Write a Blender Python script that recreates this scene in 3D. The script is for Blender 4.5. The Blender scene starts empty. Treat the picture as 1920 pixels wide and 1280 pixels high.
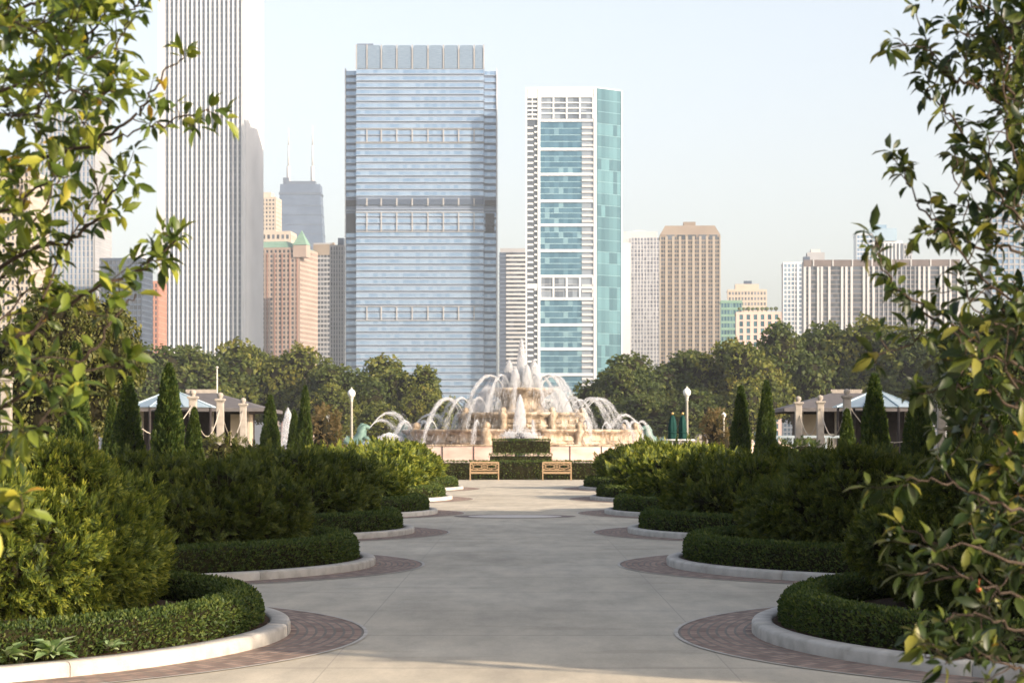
import bpy, bmesh, math, random
import numpy as np
from mathutils import Vector, Matrix
RG = np.random.default_rng(11)
random.seed(5)
sc = bpy.context.scene
COL = sc.collection
PI = math.pi
# camera constants: 85 mm lens, principal ray level with the horizon
F = 85 / 36 * 1920; HE = 1.7; U0 = 977.0; V0 = 838.0
def X(u, Y): return (u - U0) * Y / F
def Z(v, Y): return HE - (v - V0) * Y / F
SUN_AZ, SUN_EL = math.radians(127), math.radians(22)
# ------------------------------------------------------------------ helpers
def link(o, parent=None):
    COL.objects.link(o)
    if parent is not None: o.parent = parent
    return o
def props(o, label=None, cat=None, group=None, kind=None):
    if label: o['label'] = label
    if cat: o['category'] = cat
    if group: o['group'] = group
    if kind: o['kind'] = kind
    return o
def thing(name, label, cat, loc=(0, 0, 0), rz=0, group=None):
    o = bpy.data.objects.new(name, None); o.empty_display_size = .2
    link(o); o.location = loc; o.rotation_euler = (0, 0, rz)
    return props(o, label, cat, group)
def raw_mesh(name, V, Fs, mats=(), mi=None, smooth=False):
    V = np.asarray(V, np.float32)
    me = bpy.data.meshes.new(name)
    me.vertices.add(len(V)); me.vertices.foreach_set('co', V.ravel())
    Fs = [np.asarray(f, np.int32) for f in Fs if len(f)]
    loops = np.concatenate([f.ravel() for f in Fs])
    tot = np.concatenate([np.full(len(f), f.shape[1], np.int32) for f in Fs])
    st = np.concatenate([[0], np.cumsum(tot)[:-1]]).astype(np.int32)
    me.loops.add(len(loops)); me.loops.foreach_set('vertex_index', loops)
    me.polygons.add(len(tot)); me.polygons.foreach_set('loop_start', st)
    for m in mats: me.materials.append(m)
    if mi is not None: me.polygons.foreach_set('material_index', np.asarray(mi, np.int32))
    if smooth: me.polygons.foreach_set('use_smooth', np.ones(len(tot), bool))
    me.update(calc_edges=True); me.validate()
    return me
def put(name, me, parent=None, loc=(0, 0, 0), rz=0):
    o = bpy.data.objects.new(name, me); link(o, parent); o.location = loc; o.rotation_euler = (0, 0, rz)
    return o
def copy_tree(o, parent=None, memo=None):
    c = o.copy(); COL.objects.link(c)
    if parent is not None: c.parent = parent
    for ch in list(o.children): copy_tree(ch, c)
    return c
class MB:
    """collects shapes, builds one mesh"""
    def __init__(s): s.v = []; s.f = []; s.m = []; s.cur = 0; s.sm = []; s.smooth = False
    def add(s, vs, fs):
        b = len(s.v); s.v += [tuple(p) for p in vs]
        for f in fs: s.f.append([i + b for i in f]); s.m.append(s.cur); s.sm.append(s.smooth)
    def box(s, x0, x1, y0, y1, z0, z1):
        if x0 > x1: x0, x1 = x1, x0
        if y0 > y1: y0, y1 = y1, y0
        s.add([(x0, y0, z0), (x1, y0, z0), (x1, y1, z0), (x0, y1, z0), (x0, y0, z1), (x1, y0, z1), (x1, y1, z1), (x0, y1, z1)],
              [(0, 3, 2, 1), (4, 5, 6, 7), (0, 1, 5, 4), (1, 2, 6, 5), (2, 3, 7, 6), (3, 0, 4, 7)])
    def bar(s, p, q, w, h=None):
        p, q = Vector(p), Vector(q); h = h or w
        d = (q - p).normalized(); u = Vector((0, 0, 1)) if abs(d.z) < .95 else Vector((0, 1, 0))
        a = d.cross(u).normalized() * w / 2; b = a.cross(d).normalized() * h / 2
        vs = [p - a - b, p + a - b, p + a + b, p - a + b, q - a - b, q + a - b, q + a + b, q - a + b]
        s.add(vs, [(0, 1, 2, 3), (7, 6, 5, 4), (0, 4, 5, 1), (1, 5, 6, 2), (2, 6, 7, 3), (3, 7, 4, 0)])
    def tube(s, pts, rad, n=8, cap=True):
        pts = [Vector(p) for p in pts]; k = len(pts)
        if not hasattr(rad, '__len__'): rad = [rad] * k
        up = Vector((0, 0, 1)); prev = None; vs = []; fs = []
        for i in range(k):
            d = (pts[min(i + 1, k - 1)] - pts[max(i - 1, 0)])
            d = d.normalized() if d.length > 1e-9 else Vector((0, 0, 1))
            if prev is None:
                a = d.cross(up) if abs(d.z) < .98 else d.cross(Vector((1, 0, 0)))
            else: a = prev - d * prev.dot(d)
            a = a.normalized(); prev = a; b = d.cross(a)
            for j in range(n):
                t = 2 * PI * j / n
                vs.append(pts[i] + (a * math.cos(t) + b * math.sin(t)) * rad[i])
        for i in range(k - 1):
            for j in range(n):
                j2 = (j + 1) % n
                fs.append((i * n + j, i * n + j2, (i + 1) * n + j2, (i + 1) * n + j))
        if cap: fs.append(tuple(range(n - 1, -1, -1))); fs.append(tuple(range((k - 1) * n, k * n)))
        o = s.smooth; s.smooth = True; s.add(vs, fs); s.smooth = o
    def lathe(s, prof, n=24, c=(0, 0), fn=None, smooth=True):
        vs = []; fs = []; k = len(prof)
        for r, z in prof:
            for j in range(n):
                t = 2 * PI * j / n; rr = r * (fn(t, z) if fn else 1)
                vs.append((c[0] + rr * math.cos(t), c[1] + rr * math.sin(t), z))
        for i in range(k - 1):
            for j in range(n):
                j2 = (j + 1) % n
                fs.append((i * n + j, i * n + j2, (i + 1) * n + j2, (i + 1) * n + j))
        fs.append(tuple(range(n - 1, -1, -1))); fs.append(tuple(range((k - 1) * n, k * n)))
        o = s.smooth; s.smooth = smooth; s.add(vs, fs); s.smooth = o
    def prism(s, poly, z0, z1):
        n = len(poly)
        s.add([(x, y, z0) for x, y in poly] + [(x, y, z1) for x, y in poly],
              [tuple(range(n - 1, -1, -1)), tuple(range(n, 2 * n))] + [(i, (i + 1) % n, n + (i + 1) % n, n + i) for i in range(n)])
    def quad(s, a, b, c, d): s.add([a, b, c, d], [(0, 1, 2, 3)])
    def mesh(s, name, *mats):
        me = bpy.data.meshes.new(name); me.from_pydata(s.v, [], s.f)
        for m in mats: me.materials.append(m)
        me.polygons.foreach_set('material_index', s.m); me.polygons.foreach_set('use_smooth', s.sm)
        me.update(); return me
    def put(s, name, mat, parent=None, loc=(0, 0, 0), rz=0, bevel=0):
        mats = mat if isinstance(mat, (list, tuple)) else [mat]
        o = put(name, s.mesh(name, *mats), parent, loc, rz)
        if bevel:
            b = o.modifiers.new('bevel', 'BEVEL'); b.width = bevel; b.segments = 2; b.limit_method = 'ANGLE'
        return o
# ------------------------------------------------------------------ materials
def nmat(name):
    m = bpy.data.materials.new(name); m.use_nodes = True; nt = m.node_tree
    return m, nt, nt.nodes['Principled BSDF'], nt.nodes, nt.links
def setin(n, **k):
    for a, b in k.items():
        a = a.replace('_', ' ')
        if a in n.inputs: n.inputs[a].default_value = b
def ramp(nd, stops):
    r = nd.new('ShaderNodeValToRGB'); e = r.color_ramp.elements
    while len(e) < len(stops): e.new(.5)
    for i, (p, c) in enumerate(stops): e[i].position = p; e[i].color = (*c, 1)
    return r
def mix(nd, lk, fac, a, b, mode='MIX'):
    m = nd.new('ShaderNodeMix'); m.data_type = 'RGBA'; m.blend_type = mode
    for s, v in ((m.inputs[0], fac), (m.inputs[6], a), (m.inputs[7], b)):
        if hasattr(v, 'is_linked') or isinstance(v, bpy.types.NodeSocket): lk.new(v, s)
        else: s.default_value = v if not isinstance(v, tuple) else (*v, 1)
    return m.outputs[2]
def surf(name, c1, c2, scale=4, rough=.8, bump=0, spec=.3, metal=0, detail=5, c3=None, stretch=None, obj=True, bscale=None):
    m, nt, p, nd, lk = nmat(name)
    tc = nd.new('ShaderNodeTexCoord'); vec = tc.outputs['Object']
    if stretch:
        mp = nd.new('ShaderNodeMapping'); mp.inputs['Scale'].default_value = stretch; lk.new(vec, mp.inputs[0]); vec = mp.outputs[0]
    n = nd.new('ShaderNodeTexNoise'); n.inputs['Scale'].default_value = scale; n.inputs['Detail'].default_value = detail; lk.new(vec, n.inputs[0])
    st = [(.3, c1), (.7, c2)] if c3 is None else [(.25, c1), (.5, c2), (.72, c3)]
    r = ramp(nd, st); lk.new(n.outputs[0], r.inputs[0]); lk.new(r.outputs[0], p.inputs['Base Color'])
    setin(p, Roughness=rough, Metallic=metal); p.inputs['Specular IOR Level'].default_value = spec
    if bump:
        n2 = nd.new('ShaderNodeTexNoise'); n2.inputs['Scale'].default_value = bscale or scale * 6; n2.inputs['Detail'].default_value = 4; lk.new(vec, n2.inputs[0])
        b = nd.new('ShaderNodeBump'); b.inputs['Strength'].default_value = bump; b.inputs['Distance'].default_value = .02
        lk.new(n2.outputs[0], b.inputs['Height']); lk.new(b.outputs[0], p.inputs['Normal'])
    return m
def leafmat(name, stops, trans=.35, rough=.5, spec=.3, nscale=1.5, namp=.5, tcol=(1.3, 1.35, .5), tip=0, isl=1):
    """each leaf its own shade (random per island), some leaf clumps yellower by a soft noise"""
    m, nt, p, nd, lk = nmat(name)
    g = nd.new('ShaderNodeNewGeometry'); oi = nd.new('ShaderNodeObjectInfo')
    tc = nd.new('ShaderNodeTexCoord'); n = nd.new('ShaderNodeTexNoise'); n.inputs['Scale'].default_value = nscale; lk.new(tc.outputs['Object'], n.inputs[0])
    a = nd.new('ShaderNodeMath'); a.operation = 'MULTIPLY_ADD'; lk.new(n.outputs[0], a.inputs[0]); a.inputs[1].default_value = namp * 2; a.inputs[2].default_value = -namp
    b = nd.new('ShaderNodeMath'); b.operation = 'ADD'; b.use_clamp = True; lk.new(a.outputs[0], b.inputs[0]); lk.new(g.outputs['Random Per Island'], b.inputs[1])
    if isl != 1:
        q = nd.new('ShaderNodeMath'); q.operation = 'MULTIPLY_ADD'; lk.new(g.outputs['Random Per Island'], q.inputs[0]); q.inputs[1].default_value = isl; q.inputs[2].default_value = (1 - isl) / 2; lk.new(q.outputs[0], b.inputs[1])
    if tip:      # young growth at the shoot ends is lighter
        at = nd.new('ShaderNodeAttribute'); at.attribute_name = 'tip'; b.use_clamp = False
        h = nd.new('ShaderNodeMath'); h.operation = 'MULTIPLY'; h.inputs[1].default_value = .5; lk.new(b.outputs[0], h.inputs[0])
        b = nd.new('ShaderNodeMath'); b.operation = 'MULTIPLY_ADD'; b.use_clamp = True; lk.new(at.outputs['Fac'], b.inputs[0]); b.inputs[1].default_value = tip; lk.new(h.outputs[0], b.inputs[2])
    r = ramp(nd, stops); lk.new(b.outputs[0], r.inputs[0])
    c = r.outputs[0]
    lk.new(c, p.inputs['Base Color']); setin(p, Roughness=rough); p.inputs['Specular IOR Level'].default_value = spec
    t = nd.new('ShaderNodeBsdfTranslucent'); lk.new(mix(nd, lk, 1.0, c, tcol, 'MULTIPLY'), t.inputs[0])
    ms = nd.new('ShaderNodeMixShader'); ms.inputs[0].default_value = trans
    lk.new(p.outputs[0], ms.inputs[1]); lk.new(t.outputs[0], ms.inputs[2]); lk.new(ms.outputs[0], nd['Material Output'].inputs[0])
    return m
def glass(name, ca, cb, metal=.5, rough=.12, spread=(.2, .8), scale=0, cc=None, bump=0):
    """facade glazing: each pane a slightly different tint"""
    m, nt, p, nd, lk = nmat(name)
    g = nd.new('ShaderNodeNewGeometry'); oi = nd.new('ShaderNodeObjectInfo')
    a = nd.new('ShaderNodeMath'); a.operation = 'ADD'; lk.new(g.outputs['Random Per Island'], a.inputs[0]); lk.new(oi.outputs['Random'], a.inputs[1])
    f = nd.new('ShaderNodeMath'); f.operation = 'FRACT'; lk.new(a.outputs[0], f.inputs[0])
    r = ramp(nd, [(spread[0], ca), (spread[1], cb)] + ([(.93, cc)] if cc else [])); lk.new(f.outputs[0], r.inputs[0]); lk.new(r.outputs[0], p.inputs['Base Color'])
    setin(p, Roughness=rough, Metallic=metal); p.inputs['Specular IOR Level'].default_value = .6
    if bump:
        tc = nd.new('ShaderNodeTexCoord'); n = nd.new('ShaderNodeTexNoise'); n.inputs['Scale'].default_value = .15; lk.new(tc.outputs['Object'], n.inputs[0])
        b = nd.new('ShaderNodeBump'); b.inputs['Strength'].default_value = bump; lk.new(n.outputs[0], b.inputs['Height']); lk.new(b.outputs[0], p.inputs['Normal'])
    return m
M = {}
M['twig'] = surf('foliage_shade_core', (.012, .011, .006), (.022, .02, .009), 8, .95, spec=.05)  # near-black solid inside foliage; its colour stands for the inner shade
M['bark'] = surf('bark', (.06, .045, .035), (.14, .11, .085), 14, .9, .6, spec=.15, stretch=(1, 1, .25))
M['crabbark'] = surf('crab_bark', (.03, .022, .016), (.072, .052, .038), 30, .8, .4, spec=.2)
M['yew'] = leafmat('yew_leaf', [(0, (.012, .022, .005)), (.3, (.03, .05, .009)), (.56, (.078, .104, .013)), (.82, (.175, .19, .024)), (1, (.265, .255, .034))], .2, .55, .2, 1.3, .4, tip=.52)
M['yewshade'] = leafmat('yew_shaded_leaf', [(0, (.010, .020, .005)), (.4, (.034, .05, .008)), (.75, (.075, .092, .013)), (1, (.14, .145, .022))], .22, .55, .2, 1.3, .35, tip=.55)  # darker copy of the yew leaf, with shade put into the colour
M['box'] = leafmat('box_leaf', [(0, (.024, .044, .012)), (.5, (.05, .08, .018)), (1, (.10, .12, .024))], .22, .55, .2, 2.2, .3)
M['arb'] = leafmat('arborvitae_leaf', [(0, (.018, .037, .008)), (.5, (.04, .068, .012)), (1, (.09, .115, .02))], .25, .55, .2, 2.5, .4)
M['tree'] = leafmat('park_tree_leaf', [(0, (.032, .05, .011)), (.45, (.085, .105, .02)), (.8, (.155, .155, .028)), (1, (.22, .175, .034))], .3, .6, .2, .3, .8, isl=.45)
M['treedark'] = leafmat('dark_tree_leaf', [(0, (.025, .042, .012)), (.5, (.062, .085, .02)), (1, (.13, .138, .03))], .3, .6, .2, .3, .8, isl=.45)
M['fine'] = leafmat('fine_leaf', [(0, (.04, .05, .012)), (.5, (.085, .095, .024)), (1, (.17, .16, .045))], .35, .5, .25, 1.2, .3)
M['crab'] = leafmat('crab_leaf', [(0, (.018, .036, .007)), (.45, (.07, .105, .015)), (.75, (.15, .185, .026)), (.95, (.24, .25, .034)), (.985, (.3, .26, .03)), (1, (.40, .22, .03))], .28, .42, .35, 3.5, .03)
M['crabshade'] = leafmat('crab_shaded_leaf', [(0, (.009, .020, .004)), (.55, (.026, .043, .008)), (.88, (.075, .092, .013)), (.985, (.17, .16, .03)), (1, (.34, .16, .02))], .25, .42, .35, 3.5, .02)  # crab leaf darkened; the crown's own shade is put into the colour
M['dry'] = leafmat('dry_bush_leaf', [(0, (.06, .05, .02)), (.5, (.11, .08, .036)), (1, (.17, .125, .06))], .3, .7, .1, 1, .3)
M['hosta'] = leafmat('hosta_leaf', [(0, (.12, .2, .08)), (.6, (.26, .36, .17)), (1, (.46, .52, .32))], .3, .45, .35, 6, .2)
M['stone'] = surf('kerb_concrete', (.33, .305, .265), (.45, .425, .38), 5, .85, .3, bscale=60, detail=9, c3=(.52, .49, .44))
M['soil'] = surf('mulch', (.03, .018, .011), (.085, .05, .03), 22, .95, .8, spec=.1)
M['lawn'] = surf('lawn', (.045, .06, .02), (.08, .095, .035), .6, .95, 0, spec=.1)
M['plaza'] = surf('plaza_gravel', (.42, .33, .25), (.52, .42, .33), .4, .9, 0, spec=.15)
M['globe'] = surf('lamp_globe_glass', (.82, .82, .78), (.88, .88, .84), 3, .25, spec=.5)
M['lampmetal'] = surf('lamp_post_paint', (.42, .41, .36), (.5, .48, .42), 6, .6)
M['wood'] = surf('bench_wood', (.27, .18, .10), (.37, .26, .155), 9, .6, .1, stretch=(1, 6, 6))
M['canvas'] = surf('green_canvas', (.008, .034, .03), (.013, .05, .043), 6, .85, .3, spec=.1)
M['whitepaint'] = surf('white_paint', (.7, .69, .66), (.78, .77, .74), 3, .5)
M['paleston'] = surf('column_stone', (.28, .25, .215), (.37, .335, .29), 5, .85, .3)
M['rope'] = surf('rope', (.34, .30, .25), (.48, .43, .36), 30, .9)
M['roofgrey'] = surf('roof_shingle', (.085, .08, .082), (.135, .125, .125), 7, .8, .3, stretch=(.4, .4, 5))
M['roofblue'] = surf('roof_metal_blue', (.25, .33, .39), (.34, .42, .47), 1.5, .4, metal=.3)
M['dark'] = surf('shade_and_dark_paint', (.018, .015, .015), (.04, .032, .03), 3, .8)  # near-black: paints the pavilion interior shade, also plain dark parts
M['brass'] = surf('finial_brass', (.5, .33, .12), (.55, .38, .16), 5, .4, metal=.6)
M['bronze'] = surf('verdigris_bronze', (.06, .12, .105), (.16, .25, .215), 1.2, .6, .3, metal=.2)
M['darkbronze'] = surf('dark_bronze', (.03, .03, .04), (.06, .06, .07), 3, .5, metal=.4)
M['pink'] = surf('pink_granite', (.42, .255, .215), (.50, .375, .325), .35, .7, 0, c3=(.54, .45, .40), stretch=(1, 1, 2.5))
M['rail'] = surf('rail_paint', (.22, .27, .3), (.28, .33, .36), 3, .5)
def water_mat():
    m, nt, p, nd, lk = nmat('white_water')
    setin(p, Base_Color=(.9, .92, .94, 1), Roughness=.35)
    t = nd.new('ShaderNodeBsdfTranslucent'); t.inputs[0].default_value = (.92, .94, .96, 1)
    tr = nd.new('ShaderNodeBsdfTransparent')
    m1 = nd.new('ShaderNodeMixShader'); m1.inputs[0].default_value = .45; lk.new(p.outputs[0], m1.inputs[1]); lk.new(t.outputs[0], m1.inputs[2])
    m2 = nd.new('ShaderNodeMixShader'); m2.inputs[0].default_value = .74; lk.new(m1.outputs[0], m2.inputs[1]); lk.new(tr.outputs[0], m2.inputs[2])
    lk.new(m2.outputs[0], nd['Material Output'].inputs[0]); return m
M['spray'] = water_mat()
def stone_mat():
    m, nt, p, nd, lk = nmat('fountain_marble')
    tc = nd.new('ShaderNodeTexCoord'); mp = nd.new('ShaderNodeMapping'); mp.inputs['Scale'].default_value = (1, 1, .35); lk.new(tc.outputs['Object'], mp.inputs[0])
    n = nd.new('ShaderNodeTexNoise'); n.inputs['Scale'].default_value = .9; n.inputs['Detail'].default_value = 6; lk.new(mp.outputs[0], n.inputs[0])
    r = ramp(nd, [(.3, (.08, .058, .036)), (.44, (.24, .18, .115)), (.6, (.42, .345, .255)), (.75, (.49, .40, .32))]); lk.new(n.outputs[0], r.inputs[0])
    lk.new(r.outputs[0], p.inputs['Base Color']); setin(p, Roughness=.5)
    n2 = nd.new('ShaderNodeTexNoise'); n2.inputs['Scale'].default_value = 3; lk.new(mp.outputs[0], n2.inputs[0])
    b = nd.new('ShaderNodeBump'); b.inputs['Strength'].default_value = .6; b.inputs['Distance'].default_value = .3; lk.new(n2.outputs[0], b.inputs['Height']); lk.new(b.outputs[0], p.inputs['Normal'])
    return m
M['marble'] = stone_mat()
def concrete_mat():
    m, nt, p, nd, lk = nmat('path_concrete')
    tc = nd.new('ShaderNodeTexCoord'); v = tc.outputs['Object']
    def noise(s, st, d=6, ro=.6):
        mp = nd.new('ShaderNodeMapping'); mp.inputs['Scale'].default_value = st; lk.new(v, mp.inputs[0])
        n = nd.new('ShaderNodeTexNoise'); n.inputs['Scale'].default_value = s; n.inputs['Detail'].default_value = d; n.inputs['Roughness'].default_value = ro
        lk.new(mp.outputs[0], n.inputs[0]); return n.outputs[0]
    a = ramp(nd, [(.26, (.365, .325, .255)), (.5, (.455, .41, .325)), (.76, (.545, .495, .4))]); lk.new(noise(.42, (1, .55, 1)), a.inputs[0])
    b = ramp(nd, [(.35, (.80, .80, .80)), (.65, (1.08, 1.07, 1.05))]); lk.new(noise(2.2, (1, .22, 1), 8, .7), b.inputs[0])
    c = mix(nd, lk, 1.0, a.outputs[0], b.outputs[0], 'MULTIPLY')
    g = ramp(nd, [(.3, (.86, .86, .86)), (.7, (1.1, 1.1, 1.1))]); lk.new(noise(45, (1, 1, 1), 3, .8), g.inputs[0])
    c = mix(nd, lk, .8, c, g.outputs[0], 'MULTIPLY')
    s = ramp(nd, [(.60, (1, 1, 1)), (.68, (.82, .81, .80)), (.75, (1, 1, 1))]); lk.new(noise(.9, (.5, 1.2, 1), 4, .5), s.inputs[0])
    c = mix(nd, lk, .7, c, s.outputs[0], 'MULTIPLY')
    # saw-cut joints
    sx = nd.new('ShaderNodeSeparateXYZ'); lk.new(v, sx.inputs[0])
    def joint(sock, per, off, w):
        q = nd.new('ShaderNodeMath'); q.operation = 'ADD'; q.inputs[1].default_value = off; lk.new(sock, q.inputs[0])
        d = nd.new('ShaderNodeMath'); d.operation = 'PINGPONG'; d.inputs[1].default_value = per / 2; lk.new(q.outputs[0], d.inputs[0])
        l = nd.new('ShaderNodeMath'); l.operation = 'LESS_THAN'; l.inputs[1].default_value = w; lk.new(d.outputs[0], l.inputs[0]); return l.outputs[0]
    j = nd.new('ShaderNodeMath'); j.operation = 'MAXIMUM'; lk.new(joint(sx.outputs[1], 3.25, .9, .035), j.inputs[0]); lk.new(joint(sx.outputs[0], 3.1, 1.5, .006), j.inputs[1])
    jm = nd.new('ShaderNodeMath'); jm.operation = 'MULTIPLY'; jm.inputs[1].default_value = .42; lk.new(j.outputs[0], jm.inputs[0])
    c = mix(nd, lk, jm.outputs[0], c, (.2, .185, .165))
    lk.new(c, p.inputs['Base Color']); setin(p, Roughness=.75); p.inputs['Specular IOR Level'].default_value = .3
    bp = nd.new('ShaderNodeBump'); bp.inputs['Strength'].default_value = .25; bp.inputs['Distance'].default_value = .01; lk.new(noise(60, (1, 1, 1), 4), bp.inputs['Height']); lk.new(bp.outputs[0], p.inputs['Normal'])
    return m
M['concrete'] = concrete_mat()
def brick_mat():
    m, nt, p, nd, lk = nmat('apron_brick')
    tc = nd.new('ShaderNodeTexCoord'); v = tc.outputs['UV']
    b = nd.new('ShaderNodeTexBrick'); lk.new(v, b.inputs[0])
    b.inputs['Scale'].default_value = 1; b.inputs['Brick Width'].default_value = .17; b.inputs['Row Height'].default_value = .085; b.inputs['Mortar Size'].default_value = .012
    b.inputs['Color1'].default_value = (.165, .10, .075, 1); b.inputs['Color2'].default_value = (.33, .225, .17, 1); b.inputs['Mortar'].default_value = (.15, .13, .105, 1)
    n = nd.new('ShaderNodeTexNoise'); n.inputs['Scale'].default_value = 3; n.inputs['Detail'].default_value = 6; lk.new(v, n.inputs[0])
    r = ramp(nd, [(.3, (.75, .75, .75)), (.7, (1.2, 1.2, 1.2))]); lk.new(n.outputs[0], r.inputs[0])
    lk.new(mix(nd, lk, 1.0, b.outputs[0], r.outputs[0], 'MULTIPLY'), p.inputs['Base Color']); setin(p, Roughness=.85)
    bp = nd.new('ShaderNodeBump'); bp.inputs['Strength'].default_value = .5; bp.inputs['Distance'].default_value = .005; bp.invert = True; lk.new(b.outputs[1], bp.inputs['Height']); lk.new(bp.outputs[0], p.inputs['Normal'])
    return m
M['brick'] = brick_mat()
# ------------------------------------------------------------------ foliage
def unit(a): return a / np.maximum(np.linalg.norm(a, axis=-1, keepdims=True), 1e-9)
def inst(T, faces, P, D, N, S):
    """copies of the template (x = length, y = width, z = up) at P, pointing along D, upper side N, size S"""
    P = np.asarray(P); D = unit(np.asarray(D)); n = len(P); k = len(T)
    N = np.asarray(N) - D * np.sum(np.asarray(N) * D, 1, keepdims=True); N = unit(N); Yv = np.cross(N, D)
    S = np.broadcast_to(np.asarray(S, float), (n,))
    L = T[None] * S[:, None, None]
    V = P[:, None] + L[..., :1] * D[:, None] + L[..., 1:2] * Yv[:, None] + L[..., 2:] * N[:, None]
    Fs = [(np.asarray(f)[None] + (np.arange(n) * k)[:, None, None]).reshape(-1, np.asarray(f).shape[1]) for f in faces]
    return V.reshape(-1, 3), Fs
def merge(parts):
    """parts: list of (V, [faces...], material index)"""
    V = []; byk = {}; off = 0
    for v, fs, mi in parts:
        V.append(np.asarray(v, float))
        for f in fs:
            f = np.asarray(f)
            if len(f): byk.setdefault((f.shape[1], mi), []).append(f + off)
        off += len(v)
    Fs = []; mis = []
    for (k, mi), fl in byk.items():
        a = np.concatenate(fl); Fs.append(a); mis.append(np.full(len(a), mi))
    return np.concatenate(V), Fs, np.concatenate(mis)
LEAF = np.array([(0, 0, 0), (.28, .175, .07), (.3, 0, .0), (.28, -.175, .07), (.64, .19, .03), (.66, 0, -.06), (.64, -.19, .03), (1, 0, -.2)])
LEAF_F = [np.array([(0, 2, 1), (0, 3, 2), (4, 5, 7), (5, 6, 7)]), np.array([(1, 2, 5, 4), (2, 3, 6, 5)])]
SMALL = np.array([(0, 0, 0), (.5, .27, .06), (1, 0, -.04), (.5, -.27, .06)]); SMALL_F = [np.array([(0, 1, 2, 3)])]
def spray_template(n, ln, wd, spread, rng, up=.25):
    V = []; Fq = []
    for i in range(n):
        t = i / (n - 1) if n > 1 else 0
        s = 1 if i % 2 else -1
        a = spread * (1 - .55 * t) * s; e = rng.uniform(-.3, .6) * up * 2
        d = np.array([math.cos(a), math.sin(a), e]); d /= np.linalg.norm(d)
        w = np.cross(d, [rng.uniform(-.4, .4), rng.uniform(-.4, .4), 1]); w /= np.linalg.norm(w)
        b = np.array([t * .62, 0, .06 * t]); L = ln * (1 - .25 * t)
        o = len(V); V += [b, b + d * L * .5 + w * wd, b + d * L, b + d * L * .5 - w * wd]; Fq.append((o, o + 1, o + 2, o + 3))
    return np.array(V), [np.array(Fq)]
_r = random.Random(3)
SPRAY = spray_template(16, .36, .042, 1.05, _r)
SPRAY_S = spray_template(9, .42, .075, 1.0, _r)
FAN = spray_template(5, .6, .12, .6, _r, .1)
def clump_template(n, rng):
    V = []; Fq = []
    for i in range(n):
        c = unit(rng.normal(size=3)) * rng.uniform(.2, .9) ** .6
        d = unit(rng.normal(size=3) * [1, 1, .45]); w = unit(np.cross(d, np.array([0, 0, 1.]) + rng.normal(size=3) * .45))
        L, W = .40, .25; o = len(V); V += [c - d * L, c + w * W, c + d * L, c - w * W]; Fq.append((o, o + 1, o + 2, o + 3))
    return np.array(V), [np.array(Fq)]
CLUMP = clump_template(9, np.random.default_rng(4))
def sphere_grid(nu=14, nv=9):
    V = [(0, 0, 1)]
    for i in range(1, nv):
        for j in range(nu):
            a = PI * i / nv; b = 2 * PI * j / nu; V.append((math.sin(a) * math.cos(b), math.sin(a) * math.sin(b), math.cos(a)))
    V.append((0, 0, -1)); T = []; Q = []
    for j in range(nu):
        T.append((0, 1 + j, 1 + (j + 1) % nu)); e = len(V) - 1; b0 = 1 + (nv - 2) * nu; T.append((e, b0 + (j + 1) % nu, b0 + j))
    for i in range(nv - 2):
        for j in range(nu):
            a = 1 + i * nu; Q.append((a + j, a + nu + j, a + nu + (j + 1) % nu, a + (j + 1) % nu))
    return np.array(V), [np.array(T), np.array(Q)]
SPH = sphere_grid()
def lobe_points(lobes, dens, zmin=.03, tol=.92, shell=.0):
    Ps = []; Ns = []
    L = np.array([(*c, *r) for c, r in lobes], float)
    for i, l in enumerate(L):
        c, r = l[:3], l[3:]
        n = int(dens * 4 * PI * ((r[0] * r[1]) ** 1.6 / 3 + (r[0] * r[2]) ** 1.6 / 3 + (r[1] * r[2]) ** 1.6 / 3) ** (1 / 1.6))
        d = unit(RG.normal(size=(n, 3))); k = 1 - shell * RG.random((n, 1)) ** 2
        p = c + d * r * k; nn = unit(d / r); ok = p[:, 2] > zmin
        for j, m in enumerate(L):
            if j != i: ok &= np.sum(((p - m[:3]) / m[3:]) ** 2, 1) > tol ** 2
        Ps.append(p[ok]); Ns.append(nn[ok])
    return np.concatenate(Ps), np.concatenate(Ns)
def lobe_core(lobes, k):  # solid hulls added inside the leaves to block light
    parts = []
    for c, r in lobes:
        V = SPH[0] * np.array(r) * k + np.array(c); V[:, 2] = np.maximum(V[:, 2], 0.0)
        parts.append((V, SPH[1], 1))
    return parts
def rnd(n, s): return RG.normal(size=(n, 3)) * s
# ------------------------------------------------------------------ world, light, camera
w = bpy.data.worlds.new('World'); sc.world = w; w.use_nodes = True
bg = w.node_tree.nodes['Background']; sk = w.node_tree.nodes.new('ShaderNodeTexSky'); sk.sky_type = 'NISHITA'
sk.sun_disc = False; sk.sun_elevation = SUN_EL; sk.sun_rotation = SUN_AZ; sk.dust_density = 3.2; sk.air_density = 1.0; sk.ozone_density = .6; sk.altitude = 100
hs = w.node_tree.nodes.new('ShaderNodeHueSaturation'); hs.inputs['Saturation'].default_value = .62; w.node_tree.links.new(sk.outputs[0], hs.inputs['Color'])
w.node_tree.links.new(mix(w.node_tree.nodes, w.node_tree.links, 1.0, hs.outputs[0], (1.01, .985, 1.0), 'MULTIPLY'), bg.inputs[0]); bg.inputs[1].default_value = .122
S = Vector((math.sin(SUN_AZ) * math.cos(SUN_EL), math.cos(SUN_AZ) * math.cos(SUN_EL), math.sin(SUN_EL)))
ld = bpy.data.lights.new('sun', 'SUN'); ld.energy = 4.0; ld.angle = math.radians(.53); ld.color = (1, .82, .63)
lo = bpy.data.objects.new('sun', ld); link(lo); lo.rotation_euler = S.to_track_quat('Z', 'Y').to_euler(); lo.location = S * 100
cd = bpy.data.cameras.new('camera'); co = bpy.data.objects.new('camera', cd); link(co); sc.camera = co
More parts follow.
